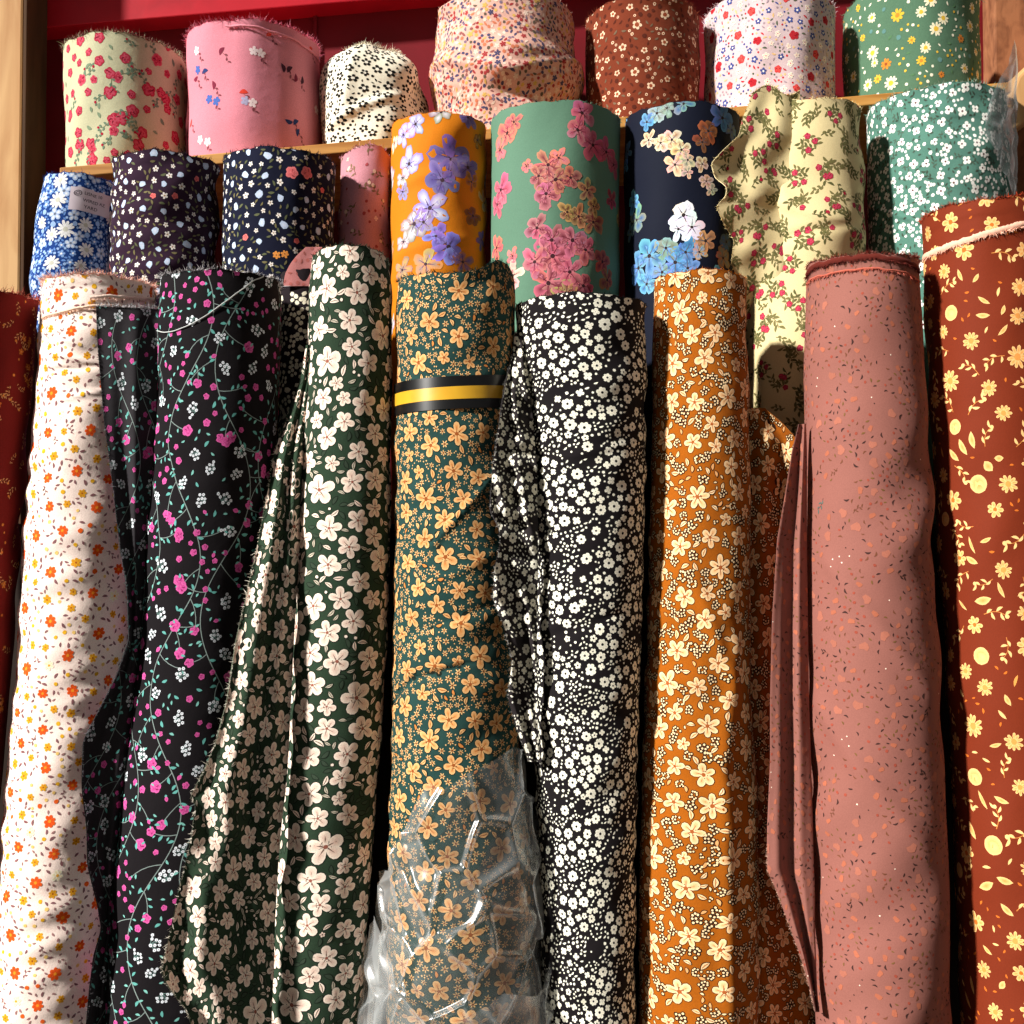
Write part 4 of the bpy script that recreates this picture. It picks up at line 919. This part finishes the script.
e8, B8 = froll('rust red fabric roll with golden daisies and seed pods at the right edge', [(215, 921, 1050), (340, 926, 1056), (450, 932, 1062), (560, 938, 1068), (640, 944, 1074), (750, 950, 1080), (850, 954, 1086), (950, 958, 1090), (1024, 960, 1094)], 216, (114, 41, 18), p_rust, seed=30, mat=M_SMOOTH, fr=(1300, .005), frc=(176, 66, 36),
      wr=(1.2, ((90, 60), (60, 30), (130, 80))), creases=((922, 262, 1024, 222, 1.6, 1.3, True), (922, 238, 1010, 212, -1.2, 1.5, True)))

# loose ends of the front rolls
S2 = Sheet([(306, 96, 159), (330, 97, 158), (350, 98, 158), (420, 104, 156), (480, 112, 152), (540, 119, 147), (590, 127, 144), (640, 129, 141), (675, 117, 137), (718, 95, 132), (741, 83, 129), (788, 82, 123), (827, 87, 119), (866, 88, 115), (905, 98, 113), (929, 102, 111), (956, 94, 109), (987, 90, 107), (1030, 86, 105), (1120, 84, 100)],
           [(300, -.062, -.040), (640, -.058, -.036), (800, -.062, -.036), (1100, -.062, -.034)], *FRONT, 'R', 1.35, folds=((1.2, 3.2, 1.2, .004, 1), (2.3, 1.6, 0., -.008, 1)), sm=3, topdy=lambda u: 3 - 3 * u)
P = Pattern(S2, 6); p_vine(P); S2.base((46, 43, 46), e2, M_COTTON, P, back=(60, 58, 60))
S3 = Sheet([(345, 306, 312), (380, 300, 311), (430, 281, 307), (459, 273, 304), (500, 266, 302), (560, 254, 299), (640, 236, 294), (700, 227, 291), (745, 215, 289), (775, 202, 287), (798, 189, 285), (803, 196, 284), (840, 191, 280), (885, 180, 277), (925, 172, 275), (970, 161, 274), (985, 167, 273), (1010, 186, 272), (1060, 205, 271), (1120, 212, 268)],
           [(345, -.012, -.012), (430, -.02, -.018), (640, -.082, -.04), (800, -.104, -.045), (1000, -.112, -.048), (1120, -.112, -.048)], *FRONT, 'R', 1.5, folds=((.5, -11, 0, 0, 1), (2.0, 4.0, 2.2, .0015, .9)), sm=3, fade=160, disp=wob(31, ((70, 20), (55, 70), (90, 50)), 3.5))
P = Pattern(S3, 8); p_green(P); S3.base((42, 60, 44), e3, M_COTTON, P, back=(120, 128, 108))
S5 = Sheet([(332, 515, 524), (350, 513, 527), (390, 504, 530), (430, 498, 534), (470, 492, 537), (510, 490, 538), (528, 499, 538), (545, 500, 538), (570, 494, 538), (600, 493, 537), (624, 503, 537), (660, 512, 537), (685, 509, 537), (700, 508, 538), (730, 517, 538), (762, 528, 541)],
           [(330, -.02, -.03), (400, -.062, -.045), (520, -.074, -.05), (640, -.07, -.05), (760, -.045, -.045)], *FRONT, 'R', 1.35, folds=((1.3, 3.5, 1.0, .01, 1), (2.1, 2.5, 0, .05, 1)), sm=2, disp=wob(41, ((30, 20), (24, 80)), 3.5), fade=40)
P = Pattern(S5, 9); p_bw(P); S5.base((38, 33, 34), e5, M_COTTON, P)
S6 = Sheet([(408, 747, 764), (425, 747, 784), (440, 747, 797), (460, 747, 791), (500, 748, 788), (560, 748, 787), (640, 747, 787), (800, 752, 800), (1000, 755, 815), (1120, 755, 820)],
           [(400, .0, .0), (445, .0, -.012), (490, .01, .036), (640, .012, .042), (1120, .012, .042)], *FRONT, 'L', 1.4, folds=((1.4, 5, 1.2, .003, 1),), sm=2, fade=40)
P = Pattern(S6, 10); p_orange(P); S6.base((150, 80, 14), e6, M_COTTON, P)
S7 = Sheet([(424, 799, 806), (450, 792, 807), (500, 784, 807), (540, 777, 807), (620, 772, 808), (700, 770, 809), (760, 770, 811), (830, 767, 813), (870, 767, 814), (890, 776, 815), (925, 789, 815), (955, 800, 816), (985, 809, 817), (1012, 815, 819)],
           [(420, -.02, -.02), (600, -.03, -.018), (1012, -.032, -.02)], *FRONT, 'R', 1.5, folds=((1.5, 4.5, 2.4, .002, .8), (2.6, 1.4, 1, -.004, 1)), sm=2, fade=60)
P = Pattern(S7, 11); p_dusty(P); S7.base((138, 88, 78), e7, M_SMOOTH, P)
# pink lining folded over the narrow black roll
S9 = Sheet([(247, 306, 322), (255, 297, 322), (264, 290, 322), (274, 285, 322), (286, 283, 322)], [(240, -.034, -.034), (286, -.036, -.038)], 1.335, K, 'R', 1.1, folds=((.7, 3, 0, .02, 1),), sm=1)
P = Pattern(S9, 12); P.scatter([leaf(6, 2.4, (150, 84, 78)), blob(2, (170, 96, 90))], 1.6); S9.base((176, 112, 110), e2b, M_COTTON, P, name='folded_lining')

# frayed hems of the loose ends
def hem(sh, par, s_side, n, L, col, seed, t0=0, t1=None, top=False, w=.00035):
    t1 = t1 if t1 is not None else sh.pyend - sh.ytop
    if top: s_ = np.linspace(.5, sh.width(np.array([0.]))[0] - .5, 60); t_ = np.zeros(60)
    else: t_ = np.linspace(t0, t1, 200); s_ = sh.width(t_) - .4
    V, N = sh.ev(s_, t_, np.full(len(s_), .2))
    d = np.tile([[0, 0, 1.]], (len(V), 1)) if top else np.tile([[1. if sh.inner == 'L' else -1., 0, 0]], (len(V), 1))
    fray('frayed_hem', V, d * .8 + N * .2, n, L, col, par, M_COTTON, seed, w, up=.1)
hem(S2, e2, 1, 260, .005, (200, 196, 198), 3, top=True); hem(S2, e2, 1, 500, .003, (110, 106, 110), 4)
hem(S3, e3, 1, 500, .004, (214, 206, 190), 5, t0=100); hem(S5, e5, 1, 300, .003, (150, 146, 140), 6); hem(S7, e7, 1, 300, .002, (190, 150, 130), 7, t0=420)
hem(Sc, ec, 1, 250, .003, (226, 206, 150), 8); hem(Sc, ec, 1, 120, .003, (226, 206, 150), 9, top=True)

# torn pale selvages lying across the rolls
def band(B, par, pts, w, col, n, name='torn_selvage', seed=0, off=1.4):
    st = [B.st(*p) for p in pts]; m = 80; q = np.linspace(0, len(st) - 1, m)
    s_ = np.interp(q, R_(len(st)), [a[0] for a in st]); t_ = np.interp(q, R_(len(st)), [a[1] for a in st])
    rr = np.random.RandomState(seed); V = []; N = []
    K_ = 5
    for j in R_(K_):
        f = j / (K_ - 1) - .5
        v, nn = B.ev(s_, t_ + f * w * (1 + .25 * rr.normal(0, .5, m)), off + .8 * np.cos(f * PI) + rr.normal(0, .12, m)); V.append(v); N.append(nn)
    V = np.stack(V, 1).reshape(-1, 3); i, j = np.meshgrid(R_(m - 1), R_(K_ - 1), indexing='ij')
    F = np.stack([i * K_ + j, i * K_ + j + 1, (i + 1) * K_ + j + 1, (i + 1) * K_ + j], -1).reshape(-1, 4)
    o = mesh_obj(name, V, None, [F], np.tile(lin(col), (len(V), 1)), M_COTTON, par)
    base = V.reshape(m, K_, 3)[:, -1]; nrm = N[0]
    d = nrm * .4 + np.array([[0, 0, -1.]])
    fray('frayed_hem', base, d, n, .004, col, par, M_COTTON, seed + 1, .0004, up=-.3)
    return o
band(B8, e8, [(922, 258), (945, 249), (970, 240), (1000, 230), (1024, 224)], 5, (238, 186, 160), 300)
band(B7, e7, [(808, 275), (820, 265), (850, 258), (880, 257), (905, 262), (918, 270)], 4.5, (96, 36, 28), 700, seed=4)
band(B7, e7, [(808, 284), (820, 276), (850, 270), (880, 269), (905, 273), (918, 282)], 2, (186, 96, 78), 300, seed=14)
band(Bt2, et2, [(226, 26), (262, 29), (295, 41), (322, 62)], 2.2, (232, 146, 160), 150, seed=8)
band(B1, e1, [(90, 298), (110, 296), (135, 297), (156, 300)], 3, (250, 222, 206), 200, seed=5)
band(B1, e1, [(45, 318), (62, 312), (90, 306), (120, 306)], 2.5, (250, 215, 190), 100, seed=6)

# loose thread curling over the black rose roll
def tube_on(B, par, pts, r, col, name='loose_thread', off=1.2):
    st = [B.st(*p) for p in pts]; q = np.linspace(0, len(st) - 1, 60)
    s_ = np.interp(q, R_(len(st)), [a[0] for a in st]); t_ = np.interp(q, R_(len(st)), [a[1] for a in st])
    ker = np.ones(7) / 7; s_ = np.convolve(np.pad(s_, 3, mode='edge'), ker, 'valid'); t_ = np.convolve(np.pad(t_, 3, mode='edge'), ker, 'valid')
    V, N = B.ev(s_, t_, np.full(60, off)); T = np.gradient(V, axis=0); T /= np.linalg.norm(T, axis=1)[:, None]; Bn = np.cross(T, N)
    ring = [V + r * (math.cos(a) * N + math.sin(a) * Bn) for a in np.linspace(0, 2 * PI, 6, endpoint=False)]
    VV = np.stack(ring, 1).reshape(-1, 3); i, j = np.meshgrid(R_(59), R_(6), indexing='ij')
    F = np.stack([i * 6 + j, i * 6 + (j + 1) % 6, (i + 1) * 6 + (j + 1) % 6, (i + 1) * 6 + j], -1).reshape(-1, 4)
    return mesh_obj(name, VV, None, [F], np.tile(lin(col), (len(VV), 1)), M_COTTON, par)
tube_on(B2, e2, [(160, 331), (166, 333), (176, 332), (190, 327), (208, 316), (225, 302), (240, 290), (252, 280), (262, 276)], .0007, (196, 198, 196))

# strap round the teal roll
M_STRAP = flat_mat('black_plastic_strap', (16, 16, 17), .28, 30, .6, (1, 1, 1), (12, 12, 13), bump=.03)
M_YEL = flat_mat('yellow_stripe', (222, 170, 44), .3, 30, .55, (1, 1, 1), (210, 158, 40), bump=.03)
def ringband(B, par, ta, tb, off, th, mat, name):
    m = 240; a = np.linspace(-PI, PI, m, endpoint=False); s_ = a * B.Rr
    dy = lambda: 2.2 * np.cos(a) - 3.2 * np.sin(a)
    pr = [(ta, off - th), (ta, off), (tb, off), (tb, off - th)]; sub = 1
    prof = [(ta, off - th)] + [(ta + (tb - ta) * i / sub, off) for i in R_(sub + 1)] + [(tb, off - th)]
    wv = B.dispf; B.dispf = lambda S, T: np.zeros_like(S) + .6
    V = np.stack([B.ev(s_, np.full(m, t) + dy(), np.full(m, o))[0] for t, o in prof], 1).reshape(-1, 3); B.dispf = wv
    n = len(prof); i, j = np.meshgrid(R_(m), R_(n - 1), indexing='ij'); i2 = (i + 1) % m
    F = np.stack([i * n + j, i * n + j + 1, i2 * n + j + 1, i2 * n + j], -1).reshape(-1, 4)
    me = mesh_obj(name, V, None, [F], None, mat, par, smooth=False)
    return me
tt = lambda y: y - B4.ytop
st_ = ringband(B4, e4, tt(383), tt(414), 1.5, 1.5, M_STRAP, 'strap'); st_['label'] = 'glossy black strap'
yl = ringband(B4, e4, tt(393), tt(405), 1.8, .5, M_YEL, 'strap_stripe'); yl['label'] = 'yellow stripe along the strap'
yl.parent = st_; st_.location = (0, 0, 0)

# crumpled clear plastic round the foot of the teal roll
def crumple(S, T, seed=3, amp=4.0, wl=60):
    """facets of a crumpled film: distance to the nearest of scattered ridge lines"""
    r = np.random.RandomState(seed); n = 34
    cs, ct = r.uniform(S.min(), S.max(), n), r.uniform(T.min(), T.max(), n)
    h = r.uniform(0, 1, n); gx, gy = r.uniform(-1, 1, n), r.uniform(-1, 1, n)
    s2 = S + 6 * np.sin(T / 31 + seed); t2 = T + 6 * np.sin(S / 27)
    d = np.hypot(s2[:, None] - cs, (t2[:, None] - ct) * .6); i = np.argsort(d, axis=1)[:, :2]; ar = np.arange(len(S))
    d0, d1 = d[ar, i[:, 0]], d[ar, i[:, 1]]
    pl = lambda k: h[k] + (gx[k] * (S - cs[k]) + gy[k] * (T - ct[k])) / wl
    w = .5 + .5 * np.clip((d1 - d0) / 9, 0, 1)
    o = pl(i[:, 0]) * w + pl(i[:, 1]) * (1 - w) + .9 * np.exp(-((d1 - d0) / 4.2) ** 2)
    return amp * np.clip(o, -.1, 2.2)
def plastic(B, par, s0, s1, top, bot, flare, seed, amp=4., nS=190, nT=190, lift=1.6, name='plastic_wrap'):
    u = np.linspace(0, 1, nS); v = np.linspace(0, 1, nT); UU, VV_ = np.meshgrid(u, v, indexing='ij')
    s_ = (s0 + (s1 - s0) * UU).ravel(); tp = np.interp(UU.ravel(), [p[0] for p in top], [p[1] for p in top]) - B.ytop
    bt = np.interp(UU.ravel(), [p[0] for p in bot], [p[1] for p in bot]) - B.ytop
    t_ = tp + (bt - tp) * VV_.ravel()
    c = crumple(s_, t_, seed, amp)
    fl = flare(UU.ravel(), VV_.ravel())
    wv = B.dispf; V, N = B.ev(s_, t_, lift + c + fl)
    i, j = np.meshgrid(R_(nS - 1), R_(nT - 1), indexing='ij')
    F = np.stack([i * nT + j, i * nT + j + 1, (i + 1) * nT + j + 1, (i + 1) * nT + j], -1).reshape(-1, 4)
    o = mesh_obj(name, V, None, [F], None, M_PLASTIC, par); o['label'] = 'crumpled clear plastic'
    return o
R4 = B4.Rr
R9 = B9.Rr
plastic(B9, e9, .25 * R9, 1.75 * R9, [(0, 150), (.15, 112), (.3, 92), (.45, 62), (.55, 66), (.7, 110), (1, 130)], [(0, 165), (.3, 200), (1, 260)], lambda u, v: 2 + 3 * np.exp(-((v - .1) / .15) ** 2), 5, 2.0, nS=70, nT=60)
plastic(B4, e4, -2.2 * R4, 1.8 * R4, [(0, 880), (.25, 862), (.33, 838), (.40, 800), (.47, 768), (.52, 775), (.6, 760), (.68, 752), (.8, 740), (1, 760)], [(0, 1120), (1, 1120)],
        lambda u, v: 4 * v + 16 * np.exp(-((u - .28) / .07) ** 2) * np.clip(v * 1.6 - .35, 0, 1) + 3 * np.exp(-((u - .45) / .05) ** 2), 3, 6.5)
plastic(B4, e4, -1.75 * R4, 1.5 * R4, [(0, 950), (.15, 905), (.3, 940), (.5, 990), (.7, 965), (.85, 975), (1, 930)], [(0, 1120), (1, 1120)],
        lambda u, v: 7 + 9 * v + 13 * np.exp(-((u - .1) / .1) ** 2) * v, 9, 6.0, nS=150, nT=100, lift=3.5)

# paper label on the blue roll
def label_on(B, par):
    (s0, t0), (s1, t1), (s3, t3) = B.st(73, 187), B.st(108, 197), B.st(70, 210)
    ex, ey = np.array([s1 - s0, t1 - t0]), np.array([s3 - s0, t3 - t0])
    wv = B.dispf; B.dispf = lambda S, T: wv(np.full_like(S, (s0 + s1) / 2), np.full_like(T, t0))
    n = 24; u, v = np.meshgrid(np.linspace(0, 1, n), np.linspace(0, 1, 10), indexing='ij')
    def mp(u, v, off):
        q = s0 + u * ex[0] + v * ey[0]; w = t0 + u * ex[1] + v * ey[1]
        return B.ev(q, w, np.full(q.shape, off))[0]
    top = mp(u.ravel(), v.ravel(), 2.4); botm = mp(u.ravel(), v.ravel(), 2.1)
    i, j = np.meshgrid(R_(n - 1), R_(9), indexing='ij'); F = np.stack([i * 10 + j, i * 10 + j + 1, (i + 1) * 10 + j + 1, (i + 1) * 10 + j], -1).reshape(-1, 4)
    paper = flat_mat('label_paper', (226, 214, 222), .7, 40, .2, (1, 1, 1), (214, 200, 210), bump=.05)
    lb = mesh_obj('price_label', np.concatenate([top, botm]), None, [F, F[:, ::-1] + len(top)], None, paper, par); lb['label'] = 'white paper label with grey printing'
    ink = flat_mat('grey_ink', (92, 84, 96), .8, 40, .1, bump=0)
    V, Fs = [], []
    for txt, x, y, sz in (('LISNE 10', .31, .28, .19), ('WIRED AZ', .29, .58, .19), ('YARD', .33, .86, .2)):
        cu = bpy.data.curves.new('t', 'FONT'); cu.body = txt; cu.size = 1; cu.offset = .012
        ob = bpy.data.objects.new('t', cu); C.objects.link(ob)
        dg = bpy.context.evaluated_depsgraph_get(); me = ob.evaluated_get(dg).to_mesh()
        me.calc_loop_triangles()
        vs = np.array([v_.co[:] for v_ in me.vertices]); tr = np.array([t_.vertices[:] for t_ in me.loop_triangles])
        asp = 25. / 38
        Fs.append(tr + sum(len(a) for a in V)); V.append(mp(x + vs[:, 0] * sz * asp * .92, y - vs[:, 1] * sz, 2.65))
        ob.evaluated_get(dg).to_mesh_clear(); bpy.data.objects.remove(ob); bpy.data.curves.remove(cu)
    # small printed emblem at the left of the label
    a = np.linspace(0, 2 * PI, 16, endpoint=False)
    for r0, r1, cx_, cy_ in ((.085, .065, .17, .27), (.045, .03, .17, .27)):
        k = sum(len(a_) for a_ in V); sq = 1.45
        uu = np.concatenate([cx_ + r0 * 1.1 * np.cos(a), cx_ + r1 * 1.1 * np.cos(a)]); vv = np.concatenate([cy_ + r0 * sq * np.sin(a), cy_ + r1 * sq * np.sin(a)])
        V.append(mp(uu, vv, 2.65)); m = np.arange(16); m2 = (m + 1) % 16
        Fs += [np.stack([m, m2, m2 + 16], -1) + k, np.stack([m, m2 + 16, m + 16], -1) + k]
    lp = mesh_obj('label_print', np.concatenate(V), None, [np.concatenate(Fs)], None, ink, par, smooth=False); lp.parent = lb
    B.dispf = wv
label_on(Bb, eb)

# ------------------------------------------------------------------ light and camera
sun = bpy.data.lights.new('sun', 'SUN'); sun.energy = 7.8; sun.angle = math.radians(3.5); sun.color = (1., .965, .91)
so = bpy.data.objects.new('sun', sun); C.objects.link(so)
az, el = math.radians(59), math.radians(31)
from mathutils import Vector
d = Vector((math.sin(az) * math.cos(el), math.cos(az) * math.cos(el), -math.sin(el)))
so.rotation_euler = d.to_track_quat('-Z', 'Y').to_euler(); so.location = (-3, -2, 3)
w = bpy.data.worlds.new('world'); bpy.context.scene.world = w; w.use_nodes = True
w.node_tree.nodes['Background'].inputs[0].default_value = (1, .96, .91, 1); w.node_tree.nodes['Background'].inputs[1].default_value = .13
cam = bpy.data.cameras.new('camera'); co = bpy.data.objects.new('camera', cam); C.objects.link(co)
cam.sensor_width = 36; cam.lens = 36 * FPX / 1024; cam.clip_start = .05
co.location = (0, 0, CAMZ); co.rotation_euler = (PI / 2 + PITCH, 0, 0)
sc = bpy.context.scene; sc.camera = co
sc.view_settings.view_transform = 'Standard'; sc.view_settings.look = 'None'; sc.view_settings.gamma = 1
sc.view_settings.exposure = 0; sc.view_settings.use_curve_mapping = False
